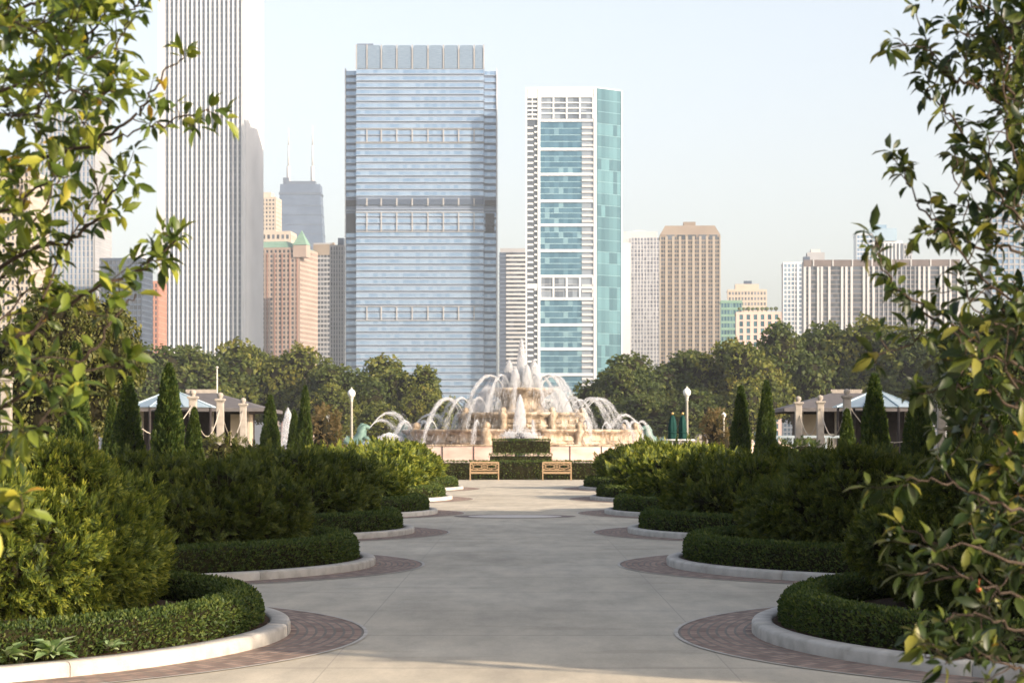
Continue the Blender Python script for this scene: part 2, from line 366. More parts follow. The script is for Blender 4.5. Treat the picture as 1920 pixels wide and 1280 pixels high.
cd.lens = 85; cd.sensor_width = 36; cd.clip_end = 9000; cd.clip_start = .1
cd.shift_x = -(U0 - 960) / 1920; cd.shift_y = (V0 - 640) / 1920
co.location = (0, 0, HE); co.rotation_euler = (PI / 2, 0, 0)
cd.dof.use_dof = True; cd.dof.focus_distance = 24; cd.dof.aperture_fstop = 11
sc.view_settings.view_transform = 'Standard'; sc.view_settings.look = 'None'; sc.view_settings.gamma = 1; sc.view_settings.exposure = 1.12
try:
    sc.cycles.max_bounces = 7; sc.cycles.diffuse_bounces = 3; sc.cycles.glossy_bounces = 3; sc.cycles.transmission_bounces = 4; sc.cycles.transparent_max_bounces = 24; sc.cycles.volume_bounces = 0
    sc.cycles.use_denoising = True; sc.cycles.sample_clamp_indirect = 6
except Exception: pass
# haze
hm = bpy.data.materials.new('haze'); hm.use_nodes = True; hn = hm.node_tree; hn.nodes.clear()
ho = hn.nodes.new('ShaderNodeOutputMaterial'); hv = hn.nodes.new('ShaderNodeVolumePrincipled'); hv.inputs['Color'].default_value = (.84, .92, 1, 1)
hv.inputs['Density'].default_value = .00010; hv.inputs['Anisotropy'].default_value = 0; hn.links.new(hv.outputs[0], ho.inputs['Volume'])
b = MB(); b.box(-1150, 1150, -70, 4150, -1, 452); o = b.put('haze', hm); o['kind'] = 'stuff'
# ------------------------------------------------------------------ ground
def sheet(name, poly, z, mat):
    me = bpy.data.meshes.new(name); me.from_pydata([(x, y, z) for x, y in poly], [], [tuple(range(len(poly)))]); me.materials.append(mat); me.update()
    o = put(name, me); o['kind'] = 'structure'; return o
sheet('ground', [(-1140, -60), (1140, -60), (1140, 4140), (-1140, 4140)], 0, M['lawn'])
sheet('path', [(-16, -20), (16, -20), (16, 126.2), (-16, 126.2)], .004, M['concrete'])
FX, FY = .1, 336.0
def circ(r, n=96, c=(FX, FY)): return [(c[0] + r * math.cos(2 * PI * i / n), c[1] + r * math.sin(2 * PI * i / n)) for i in range(n)]
sheet('plaza', [(-75, 138), (75, 138), (75, 420), (-75, 420)], .004, M['plaza'])
# ------------------------------------------------------------------ planting beds
TIP = 2.1; A_ = 5.25
BEDS = [(21.7, 6.0, 2.1), (34.7, 6.0, 2.1), (48.0, 6.1, 2.12), (62.0, 6.6, 2.14), (79.0, 8.0, 2.25), (98.5, 8.8, 2.35)]
def ell(sg, bed, th, inset=0):
    Yc, b, tip = bed; a = A_ - inset; bb = b - inset
    cx = sg * (tip + A_)
    return cx - sg * a * math.cos(th), Yc + bb * math.sin(th)
SIDE = {-1: 'left', 1: 'right'}
ORD = ['nearest', 'second', 'third', 'fourth', 'fifth', 'farthest']
def apron(sg, bed):
    Yc, b, tip = bed; n = 96; V = []; Q = []; uv = []
    for i in range(n + 1):
        t = 2 * PI * i / n - PI
        xi, yi = ell(sg, bed, t, .1)
        cx = sg * (tip + A_); xo = cx - sg * (A_ + .68) * math.cos(t); yo = Yc + (b + .36) * math.sin(t)
        V += [(xi, yi, .008), (xo, yo, .008)]
    me = bpy.data.meshes.new('brick_paving')
    for i in range(n): Q.append((2 * i, 2 * i + 1, 2 * i + 3, 2 * i + 2) if sg > 0 else (2 * i, 2 * i + 2, 2 * i + 3, 2 * i + 1))
    me.from_pydata(V, [], Q); me.materials.append(M['brick'])
    ul = me.uv_layers.new(name='uv'); arc = [0]
    for i in range(n): arc.append(arc[-1] + (Vector(V[2 * i + 1]) - Vector(V[2 * i + 3])).length)
    for p in me.polygons:
        for li in p.loop_indices:
            vi = me.loops[li].vertex_index; v = V[vi]; ul.data[li].uv = (arc[vi // 2], (Vector(V[vi]) - Vector(V[vi - vi % 2])).length)
    me.update(); o = put('brick_paving', me); o['kind'] = 'structure'
    # pale edging strip round the brick
    m = MB()
    for i in range(n):
        t0 = 2 * PI * i / n; t1 = 2 * PI * (i + 1) / n; cx = sg * (tip + A_)
        def pt(t, e): return (cx - sg * (A_ + .68 + e) * math.cos(t), Yc + (b + .36 + e) * math.sin(t), .011)
        m.quad(pt(t0, 0), pt(t1, 0), pt(t1, .035), pt(t0, .035))
    o = m.put('brick_edging', M['stone']); o['kind'] = 'structure'
def kerb(sg, bed):
    Yc, b, tip = bed; m = MB(); n = 9; W = .19; H = .12
    prof = [(0, 0), (0, H - .03), (.012, H - .008), (.035, H), (W - .02, H), (W, H - .02), (W, .05)]   # inset, z
    for s in range(n):
        t0 = 2 * PI * s / n; t1 = 2 * PI * (s + 1) / n; g = .0007
        ts = [t0 + g + (t1 - t0 - 2 * g) * k / 18 for k in range(19)]; vs = []
        for t in ts:
            for ins, z in prof:
                x, y = ell(sg, bed, t, ins); vs.append((x, y, z))
        k = len(prof); fs = []
        for i in range(18):
            for j in range(k - 1):
                q = (i * k + j, (i + 1) * k + j, (i + 1) * k + j + 1, i * k + j + 1); fs.append(q if sg > 0 else q[::-1])
        fs += [tuple(range(k)), tuple(range(18 * k, 19 * k))[::-1]]
        m.add(vs, fs)
    o = m.put('kerb', M['stone']); o['kind'] = 'structure'
    for p in o.data.polygons: p.use_smooth = len(p.vertices) == 4
    o.data.update()
def soil(sg, bed):
    Yc, b, tip = bed; V = []; Q = []; n = 48; rings = [(.19, .09), (.5, .12), (1.2, .17), (2.5, .2), (4.2, .2)]
    for ins, z in rings:
        for i in range(n):
            x, y = ell(sg, bed, 2 * PI * i / n, ins); V.append((x + random.uniform(-.03, .03) * (ins > .2), y, z + random.uniform(-.015, .02)))
    for r in range(len(rings) - 1):
        for i in range(n): Q.append((r * n + i, r * n + (i + 1) % n, (r + 1) * n + (i + 1) % n, (r + 1) * n + i))
    me = bpy.data.meshes.new('soil'); me.from_pydata(V, [], Q + [tuple(range((len(rings) - 1) * n, len(rings) * n))]); me.materials.append(M['soil']); me.update()
    o = put('soil', me); o['kind'] = 'structure'
def hedge_mesh(path, W, H, z0, dens, size, mat, bulge=.6, tmpl=(SMALL, SMALL_F), core=True):
    """clipped hedge along a polyline (arc-length sampled), leaves over a rounded box with bush-to-bush bulges"""
    P = np.array(path, float); seg = np.linalg.norm(np.diff(P, axis=0), axis=1); arc = np.concatenate([[0], np.cumsum(seg)]); L = arc[-1]
    def at(s): return np.stack([np.interp(s, arc, P[:, 0]), np.interp(s, arc, P[:, 1])], 1)
    def frame(s):
        t = unit(at(np.minimum(s + .03, L)) - at(np.maximum(s - .03, 0))); return t, np.stack([-t[:, 1], t[:, 0]], 1)
    ph = RG.random(400)
    def bl(s):   # neighbouring bushes bulge a little
        k = s / bulge; i = np.floor(k).astype(int) % 400; f = k - np.floor(k)
        return (.86 + .14 * np.sqrt(np.maximum(np.sin(f * PI), 0))) * (.95 + .1 * ph[i])
    def prof(a):  # a in 0..1 around: side, top, side -> (offset across, height) with normal
        r = .13; x = np.empty_like(a); z = np.empty_like(a); nx = np.empty_like(a); nz = np.empty_like(a)
        q = (a - .5) * 2; t = np.abs(q); sgn = np.sign(q)
        hw = W / 2; tot = hw + H; d = t * tot; top = d < hw
        x = np.where(top, d, hw); z = np.where(top, H, H - (d - hw)); nx = np.where(top, 0., 1.); nz = np.where(top, 1., .12)
        cr = np.clip(1 - np.abs(d - hw) / r, 0, 1); x = x - .05 * cr; z = z - .05 * cr; nx = nx + (1 - nx) * .7 * cr; nz = nz + (1 - nz) * .7 * cr
        return sgn * x, z, sgn * nx, nz
    area = L * (2 * H + W); n = int(area * dens)
    s = RG.random(n) * L; a = RG.random(n); x, z, nx, nz = prof(a); k = bl(s)
    en = np.minimum(np.minimum(s, L - s) / .18, 1); k = k * (.72 + .28 * np.sqrt(en))
    dep = 1 - .16 * RG.random(n) ** 2
    t, nn = frame(s); c = at(s)
    pos = np.column_stack([c + nn * (x * k * dep)[:, None], z0 + z * (.9 + .1 * k) * (1 - .07 * RG.random(n)) + RG.normal(size=n) * .012])
    nor = np.column_stack([nn * nx[:, None], nz])
    D = unit(nor * .8 + rnd(n, .5) + np.array([0, 0, .35])); N = unit(nor + rnd(n, .5))
    V, Fs = inst(tmpl[0], tmpl[1], pos, D, N, size * RG.uniform(.7, 1.25, n)); parts = [(V, Fs, 0)]
    if core:
        ns = max(8, int(L / .25)); ss = np.linspace(.06, L - .06, ns); t, nn = frame(ss); c = at(ss); k = bl(ss) * .8; cv = []; cq = []
        for px, pz in ((-.5, 0), (-.5, .8), (-.36, .9), (.36, .9), (.5, .8), (.5, 0)):
            cv.append(np.column_stack([c + nn * (px * W * k)[:, None], np.full(ns, z0 + pz * H)]))
        cv = np.stack(cv, 1).reshape(-1, 3)
        for i in range(ns - 1):
            for j in range(5): cq.append((i * 6 + j, i * 6 + j + 1, (i + 1) * 6 + j + 1, (i + 1) * 6 + j))
        for e in (0, ns - 1): b0 = e * 6; cq += [(b0, b0 + 1, b0 + 4, b0 + 5), (b0 + 1, b0 + 2, b0 + 3, b0 + 4)]
        parts.append((cv, [np.array(cq)], 1))
    V, Fs, mi = merge(parts)
    return V, Fs, mi
def hedge(label, path, W, H, z0, dens, size, mat, group=None, **k):
    V, Fs, mi = hedge_mesh(path, W, H, z0, dens, size, mat, **k)
    c = np.array([V[:, 0].mean(), V[:, 1].mean(), z0]); me = raw_mesh('hedge', V - c, Fs, (mat, M['twig']), mi)
    return props(put('hedge', me, None, c), label, 'hedge', group)
def mound(seed, rx, ry, h, nl=40, rough=.16):
    rr = np.random.default_rng(seed)
    L = [((0, 0, h * .30), (rx * .86, ry * .86, h * .62))]
    for i in range(nl):
        a = 2 * PI * (i + rr.uniform(-.3, .3)) / nl * 1.618 * 3; q = rr.uniform(.35, .95)
        zz = h * .62 * math.sqrt(max(0, 1 - q * q)) + h * .22
        s = rr.uniform(.15, .27)
        L.append(((rx * q * .8 * math.cos(a), ry * q * .82 * math.sin(a), min(zz, h * .8) * rr.uniform(.65, 1.08)), (rx * s, ry * s * .8, h * s * .95)))
    return L
def yew_mesh(seed, rx, ry, h, dens, size, mat, tm=SPRAY):
    L = mound(seed, rx, ry, h); P, N = lobe_points(L, dens, .04, .93, .1); n = len(P)
    D = unit(N * 1.0 + np.array([0, 0, .15]) + rnd(n, .55)); NN = unit(N + rnd(n, .7))
    V, Fs = inst(tm[0], tm[1], P - D * size * .35, D, NN, size * RG.uniform(.65, 1.35, n))
    # loose longer shoots on top
    k = RG.random(n) < .04; D2 = unit(N[k] * .6 + np.array([0, 0, 1.0]) + rnd(k.sum(), .3))
    V2, F2 = inst(tm[0] * np.array([1.3, .9, 1]), tm[1], P[k], D2, NN[k], size * RG.uniform(.9, 1.5, k.sum()))
    V, Fs, mi = merge([(V, Fs, 0), (V2, F2, 0)] + lobe_core(L, .74)); V[:, 2] *= h / np.percentile(V[:, 2], 99.3)
    me = raw_mesh('yew_shrub', V, Fs, (mat, M['twig']), mi)
    tv = np.clip(tm[0][:, 0] / tm[0][:, 0].max(), 0, 1); tip = np.zeros(len(V), np.float32); m_ = n * len(tv) + int(k.sum()) * len(tv); tip[:m_] = np.tile(tv, n + int(k.sum()))
    at = me.attributes.new('tip', 'FLOAT', 'POINT'); at.data.foreach_set('value', tip); return me
# soil, kerbs, brick, hedges
for sg in (-1, 1):
    for i, bed in enumerate(BEDS):
        soil(sg, bed); kerb(sg, bed); apron(sg, bed)
        far = i / 5.0
        ths = np.linspace(-2.1, 2.1, 120); path = [ell(sg, bed, t, .47) for t in ths]
        dens = [2900, 1700, 1000, 640, 420, 300][i]; size = [.034, .042, .052, .062, .075, .085][i]
        hedge(f'low clipped boxwood hedge curving round the {ORD[i]} bed {SIDE[sg]} of the path', path, .42, .285 if i < 1 else .35, .1, dens, size, M['box'], 'low box hedges edging the beds')
# yews
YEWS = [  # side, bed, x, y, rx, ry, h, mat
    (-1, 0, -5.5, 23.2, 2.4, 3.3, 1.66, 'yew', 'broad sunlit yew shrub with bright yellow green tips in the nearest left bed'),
    (-1, 1, -5.0, 36.0, 2.1, 2.7, 1.42, 'yewshade', 'dark rounded yew shrub in the second bed left of the path'),
    (-1, 1, -8.6, 36.5, 1.8, 2.4, 1.2, 'yewshade', 'yew shrub at the outer end of the second left bed'),
    (-1, 2, -4.75, 49.0, 2.1, 2.7, 1.52, 'yewshade', 'broad dark yew shrub in the third bed left of the path'),
    (-1, 2, -8.6, 49.5, 1.8, 2.4, 1.2, 'yewshade', 'yew shrub below the arborvitae in the third left bed'),
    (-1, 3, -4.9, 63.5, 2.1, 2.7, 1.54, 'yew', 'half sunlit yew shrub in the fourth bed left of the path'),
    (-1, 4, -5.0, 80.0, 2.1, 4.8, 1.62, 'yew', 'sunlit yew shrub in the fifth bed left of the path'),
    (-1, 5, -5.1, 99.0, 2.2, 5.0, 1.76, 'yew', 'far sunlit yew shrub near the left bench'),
    (1, 0, 5.9, 23.2, 2.75, 3.5, 1.62, 'yewshade', 'dark yew shrub behind the crabapple leaves in the nearest right bed'),
    (1, 1, 5.1, 36.2, 2.1, 2.7, 1.52, 'yewshade', 'large dark mounded yew shrub in the second bed right of the path'),
    (1, 1, 9.0, 36.5, 1.8, 2.4, 1.2, 'yewshade', 'dark yew shrub at the outer end of the second right bed'),
    (1, 2, 4.75, 49.0, 2.1, 2.7, 1.5, 'yewshade', 'dark yew shrub in the third bed right of the path'),
    (1, 2, 8.8, 49.5, 1.8, 2.4, 1.2, 'yewshade', 'dark yew shrub below the arborvitae in the third right bed'),
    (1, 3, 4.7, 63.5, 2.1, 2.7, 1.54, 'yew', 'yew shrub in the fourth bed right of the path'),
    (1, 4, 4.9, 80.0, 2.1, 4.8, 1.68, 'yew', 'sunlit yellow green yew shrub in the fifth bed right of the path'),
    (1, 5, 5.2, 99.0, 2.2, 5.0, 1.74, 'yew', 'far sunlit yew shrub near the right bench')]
for k, (sg, i, x, y, rx, ry, h, mt, lab) in enumerate(YEWS):
    dens = [420, 260, 130, 85, 55, 40][i]; size = [.15, .18, .23, .27, .32, .37][i]
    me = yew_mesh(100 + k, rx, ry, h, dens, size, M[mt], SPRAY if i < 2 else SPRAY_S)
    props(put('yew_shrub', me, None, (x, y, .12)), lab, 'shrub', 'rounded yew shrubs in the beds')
# hosta plants at the lower left kerb
def hosta(label, x, y, s, n):
    P = np.zeros((n, 3)); P[:, 2] = .02; a = RG.random(n) * 2 * PI; e = RG.uniform(.25, 1.1, n)
    D = np.stack([np.cos(a) * np.cos(e), np.sin(a) * np.cos(e), np.sin(e)], 1); P += D * .05
    T = LEAF.copy(); T[:, 2] -= .5 * T[:, 0] ** 2 * .5; T[:, 1] *= 1.25
    V, Fs = inst(T, LEAF_F, P, D, np.tile([0, 0, 1.], (n, 1)) + rnd(n, .2), s * RG.uniform(.6, 1.2, n))
    props(put('hosta', raw_mesh('hosta', V, Fs, (M['hosta'],), smooth=True), None, (x, y, .12)), label, 'plant', 'pale leafy plants by the kerb')
hosta('largest pale variegated leafy plant between the left kerb and hedge', X(97, 18.0), 18.0, .15, 70)
hosta('small pale leafy plant right of the largest variegated one', X(205, 18.45), 18.45, .09, 18)
hosta('pale low leafy plant at the left photo edge beside the kerb', X(12, 17.75), 17.75, .13, 30)
# circular paving medallion
m = MB(); cy = 59.3
def ringq(m, r0, r1, z, n=64):
    for i in range(n):
        a, c = 2 * PI * i / n, 2 * PI * (i + 1) / n
        m.quad((r0 * math.cos(a), r0 * math.sin(a), z), (r1 * math.cos(a), r1 * math.sin(a), z), (r1 * math.cos(c), r1 * math.sin(c), z), (r0 * math.cos(c), r0 * math.sin(c), z))
ringq(m, 1.15, 1.5, .009); o = m.put('paving_ring', surf('dark_paver', (.13, .10, .09), (.2, .16, .14), 8), None, (-.15, cy, 0)); o['kind'] = 'structure'
m = MB(); ringq(m, .02, 1.15, .009); o = m.put('paving_disc', surf('pale_paver', (.45, .42, .38), (.55, .51, .47), 3), None, (-.15, cy, 0)); o['kind'] = 'structure'
# ------------------------------------------------------------------ hedges and benches at the end
def line(x0, x1, y): return [(x0 + (x1 - x0) * i / 30, y) for i in range(31)]
hedge('long dark clipped hedge right behind the two benches', line(-5.2, 5.2, 127.0), 1.1, .98, 0, 160, .085, M['box'])
hedge('smooth low hedge block between the benches behind the long hedge', line(-1.75, 1.72, 131.0), 1.2, 1.36, 0, 170, .08, M['box'])
V, Fs, mi = hedge_mesh(line(-1.72, 1.75, 141.0), 1.5, .78, 1.36, 170, .085, M['box'])
t = thing('clipped_topiary', 'raised flat-topped hedge block in front of the pink pool wall', 'hedge', (0, 141, 0))
put('crown', raw_mesh('crown', V - np.array([0, 141, 0]), Fs, (M['box'], M['twig']), mi), t)
for k in range(9):
    m = MB(); m.tube([(-1.4 + k * .35, random.uniform(-.2, .2), 0), (-1.4 + k * .35, 0, 1.45)], .035, 6); m.put('stem', M['bark'], t)
def bench(label, x, y):
    t = thing('bench', label, 'bench', (x, y, .006), 0, 'benches in front of the long hedge'); W = 1.5; wd = M['wood']
    m = MB()
    for k in range(6): m.box(-W / 2 + .02, W / 2 - .02, -.3 + k * .088, -.3 + k * .088 + .074, .42, .445)
    m.put('seat', wd, t)
    m = MB(); m.box(-W / 2 + .06, W / 2 - .06, -.275, -.245, .34, .415); m.box(-W / 2 + .06, W / 2 - .06, .2, .23, .34, .415); m.put('apron_rail', wd, t)
    m = MB(); yb = .24
    m.box(-W / 2 + .05, W / 2 - .05, yb - .02, yb + .02, .88, .95); m.box(-W / 2 + .05, W / 2 - .05, yb - .02, yb + .02, .5, .555)
    m.box(-W / 2 + .05, W / 2 - .05, yb - .014, yb + .014, .835, .86)
    for cx in (-.36, .36):     # ovals crossed by diagonals
        m.tube([(cx + .23 * math.cos(a), yb, .695 + .095 * math.sin(a)) for a in np.linspace(0, 2 * PI, 25)], .018, 6, False)
        for sx in (-1, 1):
            m.bar((cx + sx * .34, yb, .56), (cx + sx * .17, yb, .64), .03); m.bar((cx + sx * .34, yb, .83), (cx + sx * .17, yb, .75), .03)
        m.bar((cx, yb, .555), (cx, yb, .605), .03); m.bar((cx, yb, .785), (cx, yb, .835), .03)
        m.bar((cx - .33, yb + .004, .695), (cx - .23, yb + .004, .695), .03); m.bar((cx + .23, yb + .004, .695), (cx + .33, yb + .004, .695), .03)
    for xx in (-.025, .025): m.bar((xx, yb, .555), (xx, yb, .835), .022)
    m.put('backrest', wd, t)
    for s in (-1, 1):
        m = MB(); m.bar((s * (W / 2 - .025), -.28, 0), (s * (W / 2 - .025), -.28, .63), .055); m.put('leg', wd, t)
        m = MB(); m.bar((s * (W / 2 - .025), .24, 0), (s * (W / 2 - .025), .25, .93), .055); m.put('leg', wd, t)
        m = MB(); m.bar((s * (W / 2 - .025), -.33, .65), (s * (W / 2 - .025), .24, .65), .075, .035); m.put('armrest', wd, t)
bench('slatted tan wooden bench on the left with ornate back before the hedge', -1.88, 124)
bench('slatted tan wooden bench on the right with ornate back before the hedge', 1.84, 124)
# ------------------------------------------------------------------ arborvitae
def arb_mesh(seed, R, H, n, size):
    rr = np.random.default_rng(seed)
    h = rr.random(n) ** .9; a = rr.random(n) * 2 * PI
    k1, k2, k3 = rr.uniform(0, 6, 3)
    prof = np.where(h < .25, .72 + .28 * (h / .25), np.maximum((1 - h) / .75, 0) ** .72)
    lump = 1 + .10 * np.sin(3 * a + k1 + 7 * h) + .07 * np.sin(5 * a + k2 - 13 * h) + .06 * np.sin(2 * a + k3 + 21 * h)
    rad = R * (prof * lump + .03) * (1 - .22 * rr.random(n) ** 2)
    P = np.stack([np.cos(a) * rad, np.sin(a) * rad, h * H + .05], 1)
    o = np.stack([np.cos(a), np.sin(a), np.zeros(n)], 1)
    D = unit(o * .45 + np.array([0, 0, 1.]) + rr.normal(size=(n, 3)) * .25); tang = np.stack([-np.sin(a), np.cos(a), np.zeros(n)], 1)
    N = unit(tang * rr.choice([-1, 1], (n, 1)) + o * .6 + rr.normal(size=(n, 3)) * .5)
    V, Fs = inst(FAN[0], FAN[1], P - D * size * .4, D, N, size * rr.uniform(.7, 1.3, n))
    hs = np.linspace(0, .93, 14); cv = []; cq = []
    for hh in hs:
        pf = (.72 + .28 * hh / .25) if hh < .25 else max((1 - hh) / .75, 0) ** .72
        for j in range(10): cv.append((R * pf * .74 * math.cos(j * PI / 5), R * pf * .74 * math.sin(j * PI / 5), hh * H + .05))
    for i in range(13):
        for j in range(10): cq.append((i * 10 + j, i * 10 + (j + 1) % 10, i * 10 + 10 + (j + 1) % 10, i * 10 + 10 + j))
    V, Fs, mi = merge([(V, Fs, 0), (np.array(cv), [np.array(cq)], 1)])
    return raw_mesh('foliage', V, Fs, (M['arb'], M['twig']), mi)
ARBM = [arb_mesh(s, .5, 4.0, 5200, .17) for s in (1, 2, 3)]
ARB = [  # u, top v, Y, width px, label
    (143, 640, 60, 62, 'tall dark arborvitae beside the fine-leaved tree on the left'),
    (210, 745, 70, 42, 'thin arborvitae just left of the broad sunlit one'),
    (240, 705, 67, 66, 'broad sunlit columnar arborvitae left of the tallest left one'),
    (316, 680, 66, 66, 'tall pointed arborvitae before the left pavilion roof'),
    (364, 762, 69, 42, 'short arborvitae between the left pavilion columns'),
    (507, 740, 106, 40, 'slender arborvitae at the right end of the left pavilion'),
    (552, 768, 107, 30, 'short slender arborvitae beside the small white jet'),
    (572, 722, 104, 32, 'tall thin arborvitae left of the left street lamp'),
    (1389, 722, 100, 42, 'dark slender arborvitae right of the right street lamp'),
    (1437, 712, 99, 42, 'slender arborvitae just left of the right pavilion'),
    (1588, 765, 69, 42, 'short arborvitae between the right pavilion columns'),
    (1640, 700, 66, 62, 'tall pointed arborvitae before the blue roof on the right'),
    (1722, 706, 65, 66, 'broad dark arborvitae right of the blue roof'),
    (1805, 690, 64, 74, 'broad very dark arborvitae behind the right crabapple'),
    (1868, 700, 63, 66, 'dark arborvitae behind the right crabapple, nearest the photo edge')]
for k, (u, v, Yd, wpx, lab) in enumerate(ARB):
    t = thing('arborvitae', lab, 'tree', (X(u, Yd), Yd, .1), random.uniform(0, 6.28), 'columnar arborvitae')
    o = put('foliage', ARBM[k % 3], t); sx = wpx * Yd / F / 1.0; sz = (Z(v, Yd) - .1) / 4.15; t.scale = (sx, sx, sz)
    m = MB(); m.tube([(0, 0, -.1), (0, 0, 1.2)], [.09, .06], 8); m.put('trunk', M['bark'], t)
# ------------------------------------------------------------------ broadleaf trees
def tree_meshes(seed, nl, dens, csize, mat, Rx=5.0, Hc=7.5, trunk_h=4.2, lobe=(.24, .4), tm=CLUMP, flat=1):
    """crown of leaf clumps over many lobes (crown base at trunk_h-ish), tapered trunk with limbs; total height trunk_h+Hc*.9"""
    rr = np.random.default_rng(seed); L = []; zc = trunk_h + Hc * .38
    for i in range(nl):
        d = unit(rr.normal(size=3)); q = rr.uniform(.35, .78)
        c = np.array([d[0] * Rx * q, d[1] * Rx * q, zc + d[2] * Hc * .5 * q]); s = rr.uniform(*lobe)
        L.append((tuple(c), (Rx * s, Rx * s, Hc * s * .62)))
    P, N = lobe_points(L, dens, trunk_h * .35, .86, .3); n = len(P)
    D = unit(rr.normal(size=(n, 3))); V, Fs = inst(tm[0], tm[1], P, D, unit(N * 1.3 + np.array([0, 0, .35]) + rr.normal(size=(n, 3)) * .45), csize * rr.uniform(.6, 1.3, n))
    V, Fs, mi = merge([(V, Fs, 0)] + lobe_core(L, .72))
    crown = raw_mesh('crown', V, Fs, (mat, M['twig']), mi)
    m = MB(); m.tube([(0, 0, -.2), (.05, .03, trunk_h * .5), (0, .1, trunk_h), (0, 0, zc)], [.34, .26, .2, .09], 9)
    for i in range(7):
        c = L[i * 3 % nl][0]; m.tube([(0, 0, trunk_h * rr.uniform(.6, .95)), (c[0] * .45, c[1] * .45, (trunk_h + c[2]) / 2), c], [.13, .08, .03], 6)
    return crown, m.mesh('trunk', M['bark']), trunk_h + Hc * .9
TREES = [tree_meshes(s, nl, 2.8, .5, M[mt], Rx, 8.2, 3.6, (.27, .42)) for s, nl, mt, Rx in ((1, 24, 'tree', 4.8), (2, 26, 'treedark', 5.2), (3, 22, 'tree', 4.6), (4, 28, 'treedark', 5.4))]
def tree(name, lab, u, v, Yd, var, wpx=None, group=None, hfac=1, tree_set=None):
    cr, tr, h = (tree_set or TREES)[var]; t = thing(name, lab, 'tree', (X(u, Yd), Yd, 0), random.uniform(0, 6.28), group)
    sz = Z(v, Yd) / h; bx = max(p[0] for p in cr.vertices[0:1]) if False else 5.0
    sx = (wpx * Yd / F / 10.0) if wpx else sz
    put('crown', cr, t); put('trunk', tr, t); t.scale = (sx, sx, sz); return t
LEFT = [  # u, v, Y, variant, width
    (262, 652, 285, 1, 160), (345, 655, 290, 3, 170), (430, 655, 297, 0, 150), (505, 650, 300, 2, 130), (575, 662, 296, 0, 130),
    (640, 690, 290, 3, 130), (708, 682, 300, 0, 140), (765, 684, 292, 2, 110), (800, 735, 285, 0, 80), (180, 660, 280, 3, 150),
    (398, 720, 262, 2, 95), (620, 730, 262, 0, 90), (700, 752, 268, 2, 100)]
LN = ['broad dark green', 'dark rounded', 'yellow tinged', 'olive topped tall', 'sunlit olive', 'dark', 'round olive', 'orange tinged', 'low olive', 'dark leafy', 'small bushy', 'small olive', 'low bushy']
LW = ['left of the striped tower foot', 'under the left half of the striped tower', 'under the white corner of the striped tower', 'below the pink hotel', 'right of the pink hotel foot',
      'before the left edge of the blue glass tower', 'above the left street lamp globe', 'at the right end of the left grove', 'just left of the fountain arcs', 'at the far left of the grove', 'behind the left pavilion roof', 'behind the left thin arborvitae', 'left of the fountain below the grove']
for k, (u, v, Yd, var, wp) in enumerate(LEFT): tree('park_tree', f'{LN[k]} park tree {LW[k]}', u, v, Yd + 122, var, wp * 1.4, 'park trees beyond the garden')
RIGHT = [(1160, 692, 285, 3, 110), (1215, 668, 292, 1, 150), (1290, 664, 300, 3, 150), (1362, 655, 296, 0, 140), (1425, 640, 290, 2, 130), (1490, 612, 300, 1, 150), (1560, 612, 306, 3, 150),
         (1640, 614, 300, 0, 160), (1720, 618, 296, 3, 160), (1800, 618, 290, 1, 170), (1200, 742, 268, 3, 110), (1285, 735, 262, 1, 110), (1395, 720, 262, 0, 110), (1880, 640, 280, 3, 160)]
RN = ['dark', 'dark rounded', 'broad dark', 'olive topped', 'light olive', 'tall dark', 'tall broad', 'wide', 'dense dark', 'tall', 'low dark', 'small dark', 'pale olive', 'dark leafy']
RW = ['at the left end of the right grove', 'below the grey residential slab', 'below the brown grid tower', 'right of the brown grid tower foot', 'below the small pink building', 'below the left end of the long slab block', 'before the long slab block, left of its middle',
      'before the middle of the long slab block', 'above the right pavilion', 'behind the right crabapple branches', 'right of the fountain arcs', 'behind the right street lamp', 'behind the two slender arborvitae', 'at the far right of the grove']
for k, (u, v, Yd, var, wp) in enumerate(RIGHT): tree('park_tree', f'{RN[k]} park tree {RW[k]}', u, v, Yd + 122, var, wp * 1.4, 'park trees beyond the garden')
FARW = ['left of the fountain top', 'behind the left fountain arcs', 'behind the fountain, left of its column', 'behind the fountain column', 'behind the right fountain arcs', 'right of the fountain top']
for k, (u, v) in enumerate([(842, 752), (890, 750), (935, 753), (1010, 752), (1075, 750), (1118, 746)]):
    tree('park_tree', f'small distant green tree {FARW[k]}', u, v, 560, k % 4, 75, 'distant trees behind the fountain')
# pale dry bushes beside the lamps
def bush(lab, u, v, Yd, wpx, mt, dens=26, size=.3):
    h = Z(v, Yd); r = wpx * Yd / F / 2
    L = [((0, 0, h * .45), (r * .8, r * .8, h * .5))] + [((r * .5 * math.cos(a), r * .5 * math.sin(a), h * (.35 + .3 * (k % 2))), (r * .5, r * .5, h * .33)) for k, a in enumerate(np.linspace(0, 5.6, 7))]
    P, N = lobe_points(L, dens, .05, .9, .35); n = len(P); D = unit(N + rnd(n, .6))
    V, Fs = inst(SPRAY_S[0], SPRAY_S[1], P, D, unit(rnd(n, 1)), size * RG.uniform(.6, 1.3, n)); V, Fs, mi = merge([(V, Fs, 0)] + lobe_core(L, .6))
    props(put('bush', raw_mesh('bush', V, Fs, (M[mt], M['twig']), mi), None, (X(u, Yd), Yd, 0)), lab, 'bush')
bush('pale brown dry bush left of the left street lamp', 610, 762, 190, 60, 'dry', 14, .5)
bush('pale brown dry bush right of the right street lamp', 1345, 768, 190, 55, 'dry', 14, .5)
bush('loose green bush at the foot of the left pavilion columns', 425, 815, 98, 95, 'fine', 30, .3)
bush('low green hedge-like bush before the right pavilion', 1500, 822, 103, 130, 'box', 30, .28)
